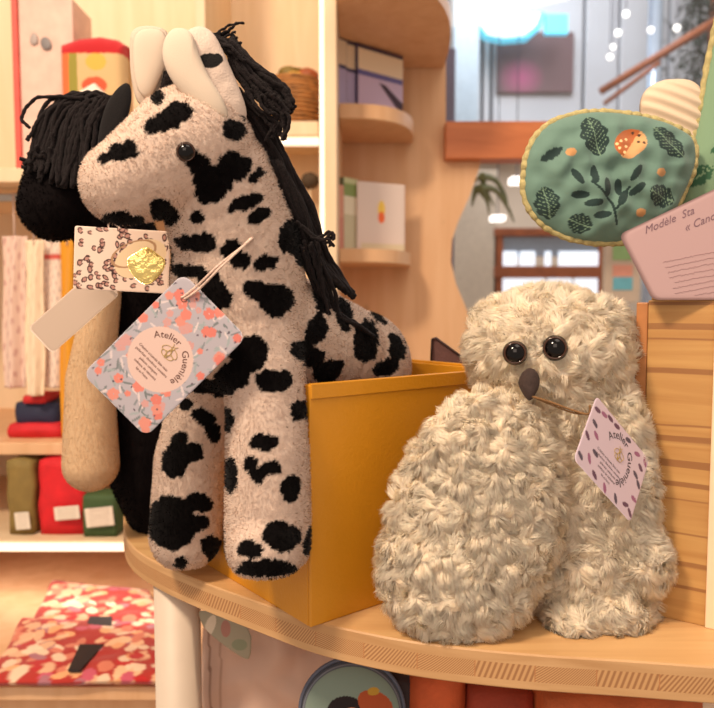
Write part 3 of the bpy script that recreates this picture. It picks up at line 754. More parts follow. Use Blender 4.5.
# floral pouches lying on the low shelf
def floral(u, v):
    c = np.tile(np.array(srgb(176, 50, 42)), (len(u), 1)); rg = np.random.default_rng(9)
    cols = [(226, 176, 140), (214, 124, 98), (232, 200, 170), (200, 90, 110), (236, 170, 120), (190, 40, 40), (240, 190, 150), (246, 210, 180), (170, 110, 120)]
    for i in range(900):
        x, y = rg.uniform(-.06, .45), rg.uniform(-.06, .55)
        m = ell(u, v, x, y, rg.uniform(.008, .018), rg.uniform(.006, .012), rg.uniform(0, 180)) < 1; c[m] = srgb(*cols[rg.integers(len(cols))])
    return c
def pouch(corners, z0, th, label, seed):
    A = [G(x, y, z0) for x, y in corners]; O = A[3]; U = A[2]-O; Wv = A[0]-O
    uu = U.normalized(); ww = (Wv-uu*Wv.dot(uu)).normalized()
    out = np.array([((a-O).dot(uu), (a-O).dot(ww)) for a in A]); outl = resample(out, 200); c = out.mean(0)
    outl = c+(outl-c)*(1+.015*np.sin(np.linspace(0, 40, 200)))[:, None]
    t = thing('fabric_pouch', label, 'pouch', (sum((a.x for a in A))/4, sum((a.y for a in A))/4, z0), 'floral pouches on the low shelf')
    me = pillow(outl, lambda u, v, h: O+uu*u+ww*v+Vector((0, 0, th+.003+h)), th, floral, 50, wr=(.35, 30), power=4)
    link('pouch_body', me, M_print, t)
    return t, O, uu, ww, out
pa, O, uu, ww, out = pouch([(52, 588), (150, 598), (166, 640), (30, 636)], z6, .010, 'red floral pouch lying at the back of the low shelf, its black strap showing', 1)
pb_, O2, uu2, ww2, out2 = pouch([(22, 628), (168, 634), (182, 692), (-14, 695)], z6+.0, .012, 'red floral pouch lying at the front of the low shelf with a dark clasp', 2)
M_strap = plain('black_strap', srgb(34, 26, 28), .6)
def strap(par, pts, z, w=.012):
    bm = bmesh.new(); c = [G(x, y, z) for x, y in pts]; prism(bm, c, Vector((0, 0, .003))); link('strap', bm_mesh(bm), M_strap, par, False)
strap(pa, [(90, 618), (112, 618), (112, 632), (84, 632)], z6+.022); strap(pb_, [(80, 646), (104, 646), (80, 672), (68, 672)], z6+.026)

# =================================================================== MAIN SHELF
ar = [(126, 470), (124, 505), (124, 530), (134, 548), (160, 564), (200, 581), (255, 601), (310, 620), (360, 632), (414, 642), (480, 650), (550, 656), (630, 661), (714, 667), (800, 672), (900, 676)]
edge = [G(x, y, 0) for x, y in ar]; edge = smoothpath(edge, 120)
back = [Vector((edge[-1].x+.05, 1.2, 0)), Vector((edge[0].x, 1.25, 0))]
TH = .0285
bm = bmesh.new(); uvl = bm.loops.layers.uv.new('UVMap')
n = len(edge); lev = [0, -.0085, -.0215, -TH]
# small rounding at the top and bottom arris
rows = []
for z, ins in ((0, .0012), (-.0012, 0), (-.0085, 0), (-.0215, 0), (-TH+.0012, 0), (-TH, .0012)):
    row = []
    for i, p in enumerate(edge):
        t = (edge[min(i+1, n-1)]-edge[max(i-1, 0)]).normalized(); inn = Vector((-t.y, t.x, 0))
        if inn.y < 0: inn = -inn
        row.append(bm.verts.new(p+inn*ins+Vector((0, 0, z))))
    rows.append(row)
al = [0]
for i in range(1, n): al.append(al[-1]+(edge[i]-edge[i-1]).length)
for r in range(5):
    for i in range(n-1):
        f = bm.faces.new((rows[r][i], rows[r][i+1], rows[r+1][i+1], rows[r+1][i]))
        f.material_index = 1 if r == 2 else 2
        for l in f.loops:
            k_ = i if l.vert in (rows[r][i], rows[r+1][i]) else i+1
            l[uvl].uv = (al[k_], l.vert.co.z)
bt = [bm.verts.new(p) for p in back]; bb = [bm.verts.new(p+Vector((0, 0, -TH))) for p in back]
bm.faces.new(rows[0]+bt); bm.faces.new((rows[5]+bb)[::-1])
for a, b, c, d in ((rows[0][-1], bt[0], bb[0], rows[5][-1]), (bt[0], bt[1], bb[1], bb[0]), (bt[1], rows[0][0], rows[5][0], bb[1])): bm.faces.new((a, b, c, d))
me = bm_mesh(bm)
sh = link('display_shelf', me, [M_shelf, M_end, M_edge], smooth=False)
tag(sh, 'curved pale wooden display shelf with striped plywood edge under the toys', 'shelf')
# support column and lower storey
pc = P(178, 640, .76); LOW = -.30
k = MB(); k.tube([Vector((pc.x, .76, FL)), Vector((pc.x, .76, -TH))], .0245, 48)
tag(link('support_column', k.mesh(), M_white), 'round white column holding up the curved shelf', 'column')
box_l = box('shelf_board', -.17, .75, .62, 1.2, LOW-.03, LOW, M_shelf); tag(box_l, 'pale shelf board below the curved display shelf, under the folded cloths', 'shelf')
# pale hanging bag under the shelf
def beige(u, v):
    c = np.tile(np.array(srgb(206, 176, 160)), (len(u), 1)); c[(np.abs(u-(208+.04*(v-600))) < 1.2)] = srgb(150, 116, 100); c[np.abs(u-222) < 1] = srgb(176, 144, 128); return c
bgp = thing('tote_bag', 'pale beige cotton bag standing under the curved shelf', 'bag', (P(300, 700, .84).x, .84, LOW))
yb = 306+(CAMZ-LOW)/.84*720
me = pillow(smooth2([(198, 596), (225, 592), (380, 606), (470, 640), (475, yb), (198, yb)], 300, 2), pxframe(300, 650, .84), .03, beige, 60, wr=(.5, .03), power=6)
for v in me.vertices: v.co.z = min(max(v.co.z, LOW+.0005), -TH-.002)
link('bag_body', me, M_print, bgp)
tg = thing('paper_tag', 'grey green translucent tag hanging under the shelf edge beside the white column', 'tag', P(225, 635, .77))
def gtag(u, v):
    c = np.tile(np.array(srgb(150, 142, 122)), (len(u), 1)); c[ell(u, v, 210, 625, 5, 12, 20) < 1] = srgb(200, 186, 166); c[ell(u, v, 226, 628, 5, 9, 0) < 1] = srgb(158, 112, 100); c[ell(u, v, 240, 645, 8, 6, 0) < 1] = srgb(128, 132, 108); return c
me = pillow(smooth2([(198, 606), (252, 622), (252, 660), (244, 661), (206, 632), (199, 618)], 160, 1), pxframe(225, 635, .745), .0008, gtag, 40, power=30)
link('tag_card', me, M_tag, tg)
k = MB(); k.tube([P(224, 616, .746), Vector((P(224, 616, .746).x, .748, -TH+.001))], .0008, 6); link('string', k.mesh(), M_string, tg)
# round blue-grey pouch and orange cloths
def bluep(u, v):
    c = np.tile(np.array(srgb(120, 138, 128)), (len(u), 1))
    d = ell(u, v, 352, 712, 52, 54); c[d > .88] = srgb(70, 74, 88); c[(d > .91) & (d < .95)] = srgb(120, 128, 140)
    c[ell(u, v, 346, 704, 19, 16) < 1] = srgb(30, 22, 26); c[(ell(u, v, 352, 713, 13, 13) < 1)] = srgb(226, 150, 110)
    c[ell(u, v, 376, 698, 20, 13, 35) < 1] = srgb(164, 76, 40); c[ell(u, v, 374, 684, 6, 4) < 1] = srgb(180, 140, 50)
    return c
bp = thing('round_pouch', 'round grey blue pouch with dark rim printed with dark and orange shapes', 'pouch', (P(352, 700, .69).x, .69, LOW))
yb = 306+(CAMZ-LOW)/.69*720
me = pillow(resample([(352+52*math.cos(a), 712+54*math.sin(a)) for a in np.linspace(0, 2*math.pi, 60, endpoint=False)], 240), pxframe(352, 700, .69), .014, bluep, 60, power=3)
link('pouch_body', me, M_print, bp)
k = MB(); k.tube([P(352+52*math.cos(a), 712+54*math.sin(a), .69) for a in np.linspace(0, 2*math.pi, 60, endpoint=False)], .002, 8, closed=True); link('piping', k.mesh(), plain('grey_piping', srgb(80, 86, 104), .6), bp)
yy = P(352, 766, .69).z
box('stand_block', P(340, 0, .69).x, P(364, 0, .69).x, .68, .70, LOW, yy+.002, M_pale, bp)
t = softbox('folded_cloth', 400, 672, 470, 700, .72, .2, (206, 96, 50), 'orange folded cloth under the shelf beside the round pouch', 'cloth', LOW)
t = softbox('folded_cloth', 468, 690, 540, 700, .70, .2, (150, 56, 34), 'rust red folded cloth under the shelf front of the owl', 'cloth', LOW)
t = softbox('folded_cloth', 540, 694, 720, 704, .67, .2, (190, 96, 50), 'terracotta folded cloth under the right end of the shelf', 'cloth', LOW)
t = softbox('folded_cloth', 385, 674, 412, 690, .70, .03, (44, 30, 34), 'black rimmed soft piece between round pouch and orange cloth', 'cloth', LOW)

# =================================================================== YELLOW BOX
A0 = G(310.5, 628, 0); D1 = Vector((math.cos(math.radians(38.5)), math.sin(math.radians(38.5)), 0)); D2 = Vector((-D1.y, D1.x, 0))
BH = P(310.5, 385, A0.y).z; BL = .204; BW = .2; T = .0035
MB1 = Matrix.Translation(A0) @ Matrix(((D1.x, D2.x, 0, 0), (D1.y, D2.y, 0, 0), (0, 0, 1, 0), (0, 0, 0, 1)))
yb_ = thing('storage_box', 'open mustard yellow cardboard box between the spotted horse and the owl', 'box', A0)
box('front_panel', 0, BL, 0, T, 0, BH, M_yellow, yb_, MB1, .0012)
box('side_panel', 0, T, T, BW, 0, BH, M_yellow, yb_, MB1, .001)
box('side_panel', BL-T, BL, T, BW, 0, BH+.006, M_yellow, yb_, MB1, .001)
box('back_panel', 0, BL, BW-T, BW, 0, BH, M_yellow, yb_, MB1, .001)
box('bottom_panel', T, BL-T, T, BW-T, 0, T, M_yellow, yb_, MB1, .0005)
box('rim_fold', 0.001, BL-.001, -.0012, T+.0008, BH-.012, BH+.0008, M_yellow, yb_, MB1, .0008)
box('rim_fold', BL-T-.004, BL-T+.0002, T, BW-.004, BH-.012, BH+.0035, M_yellow, yb_, MB1, .0008)
# brown card
bm = bmesh.new(); Yc = .80
pp = [P(432, 362, Yc), P(431, 341, Yc), P(434, 337, Yc), P(437, 338, Yc), P(470, 364, Yc)]
pp = [P(432, 338, Yc), P(436, 337, Yc), P(478, 368, Yc), P(478, 520, Yc+.02), P(431, 520, Yc+.02)]
prism(bm, pp, Vector((0.001, .004, 0))); 
bc = thing('felt_flap', 'dark brown felt corner standing up behind the yellow box', 'cloth', (P(450, 0, Yc).x, Yc, 0))
for v in bm.verts: v.co.z = max(v.co.z, .0005)
link('felt_sheet', bm_mesh(bm), plain('brown_felt', srgb(98, 66, 62), .85, .1, 60, .4), bc, False)
k = MB(); k.tube([P(431, 362, Yc-.001), P(432, 339, Yc-.001), P(436, 338, Yc-.001), P(470, 363, Yc-.001)], .0012, 8); link('edge_binding', k.mesh(), plain('dark_binding', srgb(58, 38, 36), .8), bc)

# =================================================================== CRATE
K0 = G(640, 612, 0); Kd = Vector((.83, -.557, 0)).normalized(); Kn = Vector((-Kd.y, Kd.x, 0)); CH = .271
MC = Matrix.Translation(K0) @ Matrix(((Kd.x, Kn.x, 0, 0), (Kd.y, Kn.y, 0, 0), (0, 0, 1, 0), (0, 0, 0, 1)))
def cratemat():
    m = wood('crate_wood', srgb(190, 146, 86), srgb(170, 122, 66), (3, 3, 60), .5)
    N, L = m.node_tree.nodes, m.node_tree.links
    B = N['Principled BSDF']; src = B.inputs['Base Color'].links[0].from_socket
    tc = N.new('ShaderNodeTexCoord'); sp = N.new('ShaderNodeSeparateXYZ'); L.new(tc.outputs['Object'], sp.inputs[0])
    nz = N.new('ShaderNodeTexNoise'); nz.noise_dimensions = '1D'; nz.inputs['Scale'].default_value = 105; nz.inputs['Detail'].default_value = 1
    sn = N.new('ShaderNodeMath'); sn.operation = 'ADD'
    n3 = N.new('ShaderNodeTexNoise'); n3.inputs['Scale'].default_value = 9; L.new(tc.outputs['Object'], n3.inputs['Vector'])
    mu = N.new('ShaderNodeMath'); mu.operation = 'MULTIPLY'; mu.inputs[1].default_value = .006; L.new(n3.outputs['Fac'], mu.inputs[0])
    L.new(sp.outputs[2], sn.inputs[0]); L.new(mu.outputs[0], sn.inputs[1]); L.new(sn.outputs[0], nz.inputs['W'])
    r = N.new('ShaderNodeValToRGB'); r.color_ramp.elements[0].position = .36; r.color_ramp.elements[0].color = (1, 1, 1, 1); r.color_ramp.elements[1].position = .41; r.color_ramp.elements[1].color = (0, 0, 0, 1)
    L.new(nz.outputs['Fac'], r.inputs[0]); mx = N.new('ShaderNodeMix'); mx.data_type = 'RGBA'; mx.inputs['B'].default_value = (*srgb(132, 84, 46), 1)
    mf = N.new('ShaderNodeMath'); mf.operation = 'MULTIPLY'; mf.inputs[1].default_value = .75; L.new(r.outputs[0], mf.inputs[0])
    L.new(mf.outputs[0], mx.inputs['Factor']); L.new(src, mx.inputs['A']); L.new(mx.outputs['Result'], B.inputs['Base Color']); return m
M_crate = cratemat()
cr = thing('wooden_crate', 'wooden crate with horizontal grain standing right behind the owl', 'crate', K0)
s1 = .055
box('front_board', 0, .20, 0, .010, 0, CH, M_crate, cr, MC, .001)
box('end_board', 0, .010, .010, .13, 0, CH, M_crate, cr, MC, .001)
box('end_board', .19, .20, .010, .13, 0, CH, M_crate, cr, MC, .001)
box('back_board', 0, .20, .13, .14, 0, CH, M_crate, cr, MC, .001)
box('lid', .002, .198, .002, .138, CH-.004, CH+.004, M_crate, cr, MC, .001)
box('corner_post', -.010, -.0005, .002, .014, 0, CH-.002, plain('post_wood', srgb(176, 116, 66), .5, .1, 90), cr, MC, .001)
pw = P(708, 400, .60); 
_t = 358/720.*math.cos(PITCH)**0; sp_ = (K0.x-_t*K0.y)/(_t*Kd.y-Kd.x)
box('trim_post', sp_, sp_+.018, -.003, -.0005, 0, CH, plain('pale_post', srgb(238, 206, 172), .5, .04, 60), cr, MC, .001)

# =================================================================== GREEN PRINTED TOY + CARD
CT = CH+.004
def leafsil(c, u, v, cx, cy, L_, W_, rot, col, vein=None):
    """lobed oak-like leaf"""
    a = math.radians(rot); dx = u-cx; dy = v-cy; x = dx*math.cos(a)+dy*math.sin(a); y = -dx*math.sin(a)+dy*math.cos(a)
    t = np.clip((x/L_+1)/2, 0, 1); w = W_*np.sin(np.pi*t)**.6*(.78+.22*np.abs(np.sin(t*np.pi*3.5)))
    m = (np.abs(x) < L_) & (np.abs(y) < w); c[m] = col
    if vein is not None:
        m2 = m & ((np.abs(y) < .45) | ((np.sin(x*1.5+np.abs(y)*1.2) > .72) & (np.abs(y) < w*.8) & (np.sin(y*2.6) > -.2))); c[m2] = vein
def sage(u, v, base=(100, 130, 118)):
    c = np.tile(np.array(srgb(*base)), (len(u), 1)); dk = srgb(28, 50, 48); vn = srgb(112, 140, 116)
    leafsil(c, u, v, 588, 141, 20, 14, 75, dk, vn); leafsil(c, u, v, 660, 147, 20, 11, 45, dk, vn); leafsil(c, u, v, 545, 204, 16, 12, 75, dk, vn)
    leafsil(c, u, v, 654, 198, 15, 11, 20, dk, vn); leafsil(c, u, v, 577, 224, 12, 10, 20, dk, vn); leafsil(c, u, v, 548, 158, 12, 5, -30, dk)
    # acorn
    m = (ell(u, v, 622, 148, 17, 13, -25) < 1) | (ell(u, v, 619, 156, 9, 8, 0) < 1); c[m] = srgb(212, 160, 108)
    m2 = m & ((u-622)*.80-(v-149)*.6*-1 < 1.0); c[m2] = srgb(176, 98, 52)
    for (x, y) in ((612, 147), (617, 152), (610, 154), (615, 158), (620, 160), (612, 162), (623, 155), (608, 150), (618, 145)): c[m2 & (ell(u, v, x, y, 1.5, 1.5) < 1)] = srgb(246, 206, 150)
    for (x, y) in ((626, 138), (632, 140), (630, 147), (635, 148)): c[ell(u, v, x, y, 1.5, 1.5) < 1] = srgb(70, 50, 36)
    # fern sprig
    def seg(x0, y0, x1, y1, w):
        d = np.array([x1-x0, y1-y0], float); L2 = d@d; t = np.clip(((u-x0)*d[0]+(v-y0)*d[1])/L2, 0, 1); c[np.hypot(u-x0-t*d[0], v-y0-t*d[1]) < w] = dk
    seg(612, 225, 606, 205, 1.2); seg(606, 205, 585, 185, 1.1); seg(610, 210, 622, 190, 1.1)
    for (x, y, rx, rot) in ((572, 180, 9, 55), (588, 178, 9, 85), (575, 197, 9, 0), (600, 190, 9, 85), (588, 205, 9, -5), (597, 216, 9, -8), (627, 177, 9, -55), (612, 190, 8, 80), (629, 192, 9, -40), (616, 200, 9, -60)):
        c[ell(u, v, x, y, rx, 3.6, rot) < 1] = dk
    for (x, y) in ((565, 157), (634, 214), (652, 176)): c[ell(u, v, x, y, 5, 4) < 1] = srgb(190, 140, 90)
    return c
toyY = .655
ty = thing('soft_toy', 'sage green leaf and acorn printed soft toy lying on the crate', 'soft toy', (P(760, 300, .68).x, .68, CT))
o1 = smooth2([(524, 180), (528, 150), (545, 126), (575, 116), (600, 114), (640, 118), (672, 128), (692, 140), (694, 165), (684, 190), (672, 215), (650, 236), (610, 243), (570, 238), (540, 222), (526, 200)], 320, 1)
w1 = link('wing', pillow(o1, pxframe(605, 178, toyY, 0.0), .020, sage, 90, wr=(.35, .06), power=2.6), M_print, ty)
M_pipe = plain('cream_piping', srgb(186, 172, 118), .8, .15, 300, .6)
def piping(o2, fr, r, par, amp=.4):
    k = MB(); n_ = len(o2); k.tube([fr(a, b, .0006*math.sin(i*.9)) for i, (a, b) in enumerate(o2)], [r*(1+.10*math.sin(i*1.1)+.08*math.sin(i*.37)) for i in range(n_)], 8, closed=True); return link('piping', k.mesh(), M_pipe, par)
piping(o1, pxframe(605, 178, toyY, 0.0), .0034, w1)
o2 = smooth2([(682, 190), (684, 170), (692, 150), (700, 120), (706, 80), (714, 30), (730, -20), (780, -60), (830, -20), (850, 60), (830, 150), (780, 210), (720, 225), (690, 215)], 320, 1)
def sage2(u, v):
    c = np.tile(np.array(srgb(122, 152, 122)), (len(u), 1)); dk = srgb(50, 92, 66); vn = srgb(130, 160, 124)
    leafsil(c, u, v, 697, 175, 14, 9, -35, dk, vn); leafsil(c, u, v, 735, 120, 18, 11, 30, dk, vn); leafsil(c, u, v, 712, 150, 8, 4, -30, dk); leafsil(c, u, v, 770, 50, 18, 11, 70, dk, vn); leafsil(c, u, v, 790, 130, 18, 11, -70, dk, vn); return c
fr2 = pxframe(760, 90, .68, 0.0)
w2 = link('wing', pillow(o2, fr2, .022, sage2, 80, power=2.6), M_print, ty); piping(o2, fr2, .0034, w2)
# cream minky piece with ridges
oc = smooth2([(640, 105), (645, 90), (660, 81), (685, 80), (702, 92), (705, 115), (702, 150), (670, 160), (645, 130)], 200, 1)
frc_ = pxframe(675, 115, .69, -.1)
def ridgeframe(u, v, h): return frc_(u, v, h+.0010*math.sin(((v-80)-(u-640)*.45)*.55)*(1 if h > 0 else 0))
link('belly_panel', pillow(oc, ridgeframe, .014, lambda u, v: np.tile(np.array(srgb(214, 192, 166)), (len(u), 1)), 60, power=2.6), M_print, ty)
bmE = blob([('e', P(775, 215, .71), (.075, .05, .070), Matrix.Identity(3))], .004, 4)
for v in bmE.vertices: v.co.z = max(v.co.z, CT+.0005)
link('toy_body', bmE, plain('sage_cotton', srgb(140, 164, 136), .85, .1, 80, .3), ty)

# handwritten card leaning on crate
card = thing('price_card', 'large pinkish handwritten card leaning in front of the green toy', 'card', (P(700, 298, .59).x, .585, CT))
fC = pxframe(680, 250, .585, -.12)
ca = math.atan2(-44, 92)
U_ = np.array([math.cos(ca), math.sin(ca)]); V_ = np.array([-math.sin(ca), math.cos(ca)])
oc2 = smooth2([(622, 233), (714, 189), (800, 148), (850, 250), (790, 299), (655, 299), (640, 270)], 10, 0)
def roundpoly(pts, r=6, n=240):
    out = []; m = len(pts)
    for i in range(m):
        p0, p1, p2 = [np.array(pts[(i+j) % m], float) for j in (-1, 0, 1)]
        a = p1+(p0-p1)/np.linalg.norm(p0-p1)*r; b = p1+(p2-p1)/np.linalg.norm(p2-p1)*r
        for t in np.linspace(0, 1, 7): out.append((1-t)**2*a+2*t*(1-t)*p1+t*t*b)
    return resample(out, n)
oc2 = roundpoly([(621, 234), (800, 148), (852, 252), (800, 299.5), (655, 299.5)], 7)
me = pillow(oc2, fC, .0006, lambda u, v: np.tile(np.array(srgb(180, 150, 150)), (len(u), 1)), 20, power=60)
link('card_sheet', me, M_tag, card)
def along(x0, y0, ang, sh_=.0):
    c_, s_ = math.cos(ang), math.sin(ang)
    return lambda x, y: (x0+(x+sh_*y)*c_+y*s_*1.0, y0+(x+sh_*y)*s_-y*c_)
items = [('Modèle  Sta', 10.5, along(646, 234, ca*.9, .45)), ('« Cano', 10.5, along(684, 232, ca*.9, .45))]
textmesh(items, fC, .0009, plain('pen_ink', srgb(122, 94, 104), .7), card)
items = []
for i in range(7):
    items.append(('illi lili mil ilnil limil nil', 5.0, along(660+i*2.2-(i > 4)*2, 262+i*5.6, ca*.8)))
if True:
    k = MB()
    for i in range(8):
        x0, y0 = 664+i*2, 262+i*5.2
        xs = np.arange(x0, 730, 1.2)
        y = lambda x: y0+(x-x0)*math.tan(ca*.45)+math.sin(x*2.9+i)*.7+math.sin(x*1.3)*.4
        seg_ = [(x, y(x)) for x in xs if math.sin(x*.35+i*2) > -.75 and y(x) < 296]
        if len(seg_) > 3: k.tube([fC(a, b, .0008) for a, b in seg_], .00016, 4)
    link('small_writing', k.mesh(), plain('faint_ink', srgb(160, 124, 126), .7), card)

# =================================================================== OWL
def colc(r, g, b):
    c = np.array(srgb(r, g, b)); return lambda v, n: np.tile(c, (len(v), 1))
OC = colc(255, 243, 224)
def lumpy(sk, amp, sc):
    v, nn, t = arrays(sk)
    d = np.empty(len(v))
    for i, q in enumerate(v):
        q = Vector(q); w = noise.noise_vector(q*sc*.5)*.9
        a = noise.noise(q*sc+w*1.6); b = noise.noise(q*sc*2.1+w+Vector((7, 7, 7)))
        d[i] = (1-abs(a)*3.0)*.75+b*.6
    v = v+nn*(d*amp)[:, None]
    sk.vertices.foreach_set('co', v.ravel()); sk.update(); return sk
def R3(ax, deg): return Matrix.Rotation(math.radians(deg), 3, ax)
def px2m(p, Y): return p*Y/FPX
owl = thing('plush_owl', 'fluffy cream plush owl with brown eyes standing on the shelf', 'soft toy', (P(560, 0, .62).x, .62, 0))
Yb = .64
ow = [('e', P(547, 352, .625), (px2m(78, .625), .055, px2m(63, .625)), R3('Y', 0)),
      ('c', P(500, 328, .63), .024, P(505, 345, .63), .028), ('c', P(597, 330, .63), .027, P(598, 350, .63), .028),
      ('c', P(560, 405, Yb), .060, P(572, 480, Yb), .066), ('c', P(572, 480, Yb), .066, P(580, 565, Yb), .064),
      ('c', P(590, 590, .63), .050, P(600, 600, .63), .048)]
sk = blob(ow, .003, 10)
owl_body = link('body', furry(lumpy(sk, .0048, 62), 115000, .0090, .00048, .50, OC, clump=2600, flow=(0, -.1, -.35), flowscale=70, pull=.30, zmin=.0008, seg=3), M_furo, owl)
sk = blob([('e', P(477, 517, .578), (px2m(84, .585), .030, px2m(128, .585)), R3('Y', 12)), ('e', P(458, 566, .575), (px2m(76, .585), .032, px2m(80, .585)), R3('Y', 8))], .003, 8)
w_l = link('wing', furry(lumpy(sk, .0048, 62), 92000, .0090, .00048, .50, OC, clump=1700, flow=(0, -.1, -.5), flowscale=75, pull=.30, zmin=.0008, seg=3), M_furo, owl)
sk = blob([('e', P(625, 470, .605), (px2m(24, .62), .026, px2m(95, .62)), R3('Y', -9)), ('e', P(643, 558, .592), (px2m(24, .61), .022, px2m(34, .6)), R3('Y', -10))], .0035, 8)
w_r = link('wing', furry(lumpy(sk, .0036, 75), 38000, .0090, .00048, .50, OC, clump=700, flow=(0, -.1, -.5), flowscale=75, pull=.30, zmin=.0008, seg=3), M_furo, owl)
sk = blob([('e', P(572, 622, .585), (.020, .022, .016), R3('Y', 0)), ('e', P(608, 612, .59), (.034, .024, .022), R3('Y', 10))], .003, 5)
link('foot', furry(lumpy(sk, .003, 80), 15000, .008, .00065, .5, OC, clump=450, flow=(0, -.1, -.2), flowscale=75, pull=.30, zmin=.0008, seg=3), M_furo, owl)
def eyeball(name, c, r, parent, mat=M_eye, iris=None):
    bm = bmesh.new(); bmesh.ops.create_uvsphere(bm, u_segments=32, v_segments=20, radius=r, matrix=Matrix.Translation(c)); o = link(name, bm_mesh(bm), mat, parent)
    if iris:
        d = (CAM-c).normalized(); pc_ = c+d*r*.62; X = d.orthogonal().normalized(); Z = d.cross(X)
        k = MB(); k.tube([pc_+(X*math.cos(a)+Z*math.sin(a))*r*.80 for a in np.linspace(0, 2*math.pi, 32, endpoint=False)], r*.09, 8, closed=True)
        s = link('iris_ring', k.mesh(), iris, o); s.location = (0, 0, 0)
    return o
eyeball('eye', P(515, 353, .568), px2m(12.5, .568), owl, M_eye, M_eyebr)
eyeball('eye', P(555, 348, .568), px2m(13, .568), owl, M_eye, M_eyebr)
bm = bmesh.new(); c = P(529, 384, .560)
bmesh.ops.create_icosphere(bm, subdivisions=4, radius=1, matrix=Matrix.Translation(c) @ Matrix.Rotation(math.radians(6), 4, 'Y') @ Matrix.Diagonal((.0082, .0075, .0125, 1)))
for v in bm.verts:
    k_ = (c.z-v.co.z)/.0125
    if k_ > 0: v.co.x = c.x+(v.co.x-c.x)*(1-.45*k_); v.co.y += -.004*k_
link('beak', bm_mesh(bm), M_beak, owl)

# =================================================================== SPOTTED HORSE
hs = thing('plush_horse', 'white plush horse with black spots hanging its front legs out of the yellow box', 'soft toy', (P(250, 0, .62).x, .62, 0))
def LP(px, py, off, s):   # point in front of the box side: s along it, off in front
    return A0+D2*s-D1*off
lr0, lr1 = P(265, 370, .590), P(268, 541, .575)
ll0, ll1 = P(210, 385, .660), P(186, 534, .690)
hr = [('c', P(192, 150, .575), .048, P(124, 184, .555), .030),
      ('e', P(192, 152, .578), (px2m(62, .578), .050, px2m(60, .578)), R3('Y', 0)),
      ('e', P(123, 184, .553), (px2m(40, .553), .030, px2m(40, .553)), R3('Y', 0)),
      ('c', P(215, 180, .59), .046, P(238, 250, .61), .053), ('c', P(238, 250, .61), .053, P(240, 325, .62), .060),
      ('c', P(250, 325, .63), .058, P(335, 352, .70), .050), ('e', P(357, 366, .73), (.054, .054, .056), R3('Y', 0)),
      ('c', P(245, 335, .61), .050, lr0, .032), ('c', lr0, .032, P(268, 450, .58), .0335), ('c', P(268, 450, .58), .0335, lr1, .0345),
      ('c', P(225, 340, .64), .045, ll0, .031), ('c', ll0, .031, P(192, 460, .68), .034), ('c', P(192, 460, .68), .034, ll1, .0345),
      ('c', P(268, 545, .572), .030, P(266, 548, .560), .030)]
sk = blob(hr, .0024, 9)
hv, hn, ht = arrays(sk)
for (cc, yf) in ((lr1, 564), (ll1, 566)):      # flat soles
    zf = P(268, yf, cc.y-.01).z
    near = (np.hypot(hv[:, 0]-cc.x, hv[:, 1]-cc.y) < .055) & (hv[:, 2] < zf)
    hv[near, 2] = zf+(hv[near, 2]-zf)*.22
sk.vertices.foreach_set('co', hv.ravel()); sk.update(); hv, hn, ht = arrays(sk)
tri = BVHTree.FromPolygons([tuple(x) for x in hv], [tuple(x) for x in ht.tolist()])
spots = [(154, 126, 10, 9, 0), (168, 120, 14, 12, -20), (181, 112, 11, 11, 0), (158, 98, 8, 8, 0), (118, 153, 11, 10, 0), (129, 150, 9, 11, 0), (105, 158, 8, 5, -30),
 (164, 212, 18, 12, 35), (233, 131, 12, 11, 0), (198, 165, 13, 13, 0), (234, 166, 17, 14, 0), (214, 182, 22, 18, -20), (206, 196, 13, 8, 0), (256, 175, 9, 6, -45), (245, 204, 19, 8, -28), (260, 215, 13, 7, -32),
 (198, 217, 7, 6, 0), (117, 219, 16, 8, 5), (135, 222, 10, 6, 0), (186, 241, 10, 8, 0), (203, 242, 15, 11, 0), (172, 258, 8, 13, 0), (190, 271, 18, 8, 0), (232, 250, 11, 10, 0), (240, 260, 10, 8, 0), (266, 263, 13, 7, -12),
 (258, 291, 17, 11, 20), (276, 300, 18, 17, 30), (216, 291, 13, 22, -30), (250, 355, 22, 18, -45), (232, 378, 22, 16, -40), (273, 381, 20, 12, 0), (207, 386, 22, 9, 10), (293, 236, 15, 20, 20), (303, 256, 8, 12, 0),
 (316, 330, 11, 18, 20), (302, 351, 13, 10, 20), (312, 358, 11, 12, 0), (328, 371, 17, 10, -25), (321, 292, 9, 24, -8), (343, 314, 8, 18, -8), (365, 341, 13, 22, 5), (396, 347, 9, 14, -12), (385, 368, 14, 9, -15), (377, 316, 12, 5, 45), (299, 411, 9, 11, 0),
 (264, 442, 14, 9, -5), (252, 466, 8, 11, -20), (269, 469, 13, 8, -20), (258, 478, 7, 7, 0), (291, 488, 10, 14, 10), (231, 474, 7, 20, 0), (281, 537, 19, 16, 15), (250, 549, 12, 9, 30), (224, 549, 10, 20, 0), (266, 568, 30, 8, 0), (308, 542, 6, 14, 10),
 (205, 418, 14, 8, 35), (213, 431, 8, 12, 0), (176, 460, 14, 18, 20), (192, 452, 12, 10, 0), (172, 522, 25, 28, 0), (199, 501, 15, 10, 10), (197, 523, 13, 9, -10), (180, 562, 7, 6, 0), (212, 548, 11, 14, -30), (229, 420, 6, 13, 0), (180, 440, 8, 8, 0), (185, 404, 6, 8, 0)]
sp3 = []
for (x, y, rx, ry, rot) in spots:
    r = ray(x, y); hit = tri.ray_cast(CAM, r)
    if hit[0] is None: hit = tri.find_nearest(P(x, y, .62))
    sp3.append((np.array(hit[0]), np.array(hit[1])))
rs = np.random.default_rng(11)
rand = [(hv[i], rs.uniform(.008, .018)) for i in rs.integers(0, len(hv), 60)]
WHITE = np.array(srgb(236, 214, 198)); BLACK = np.array(srgb(13, 9, 10))
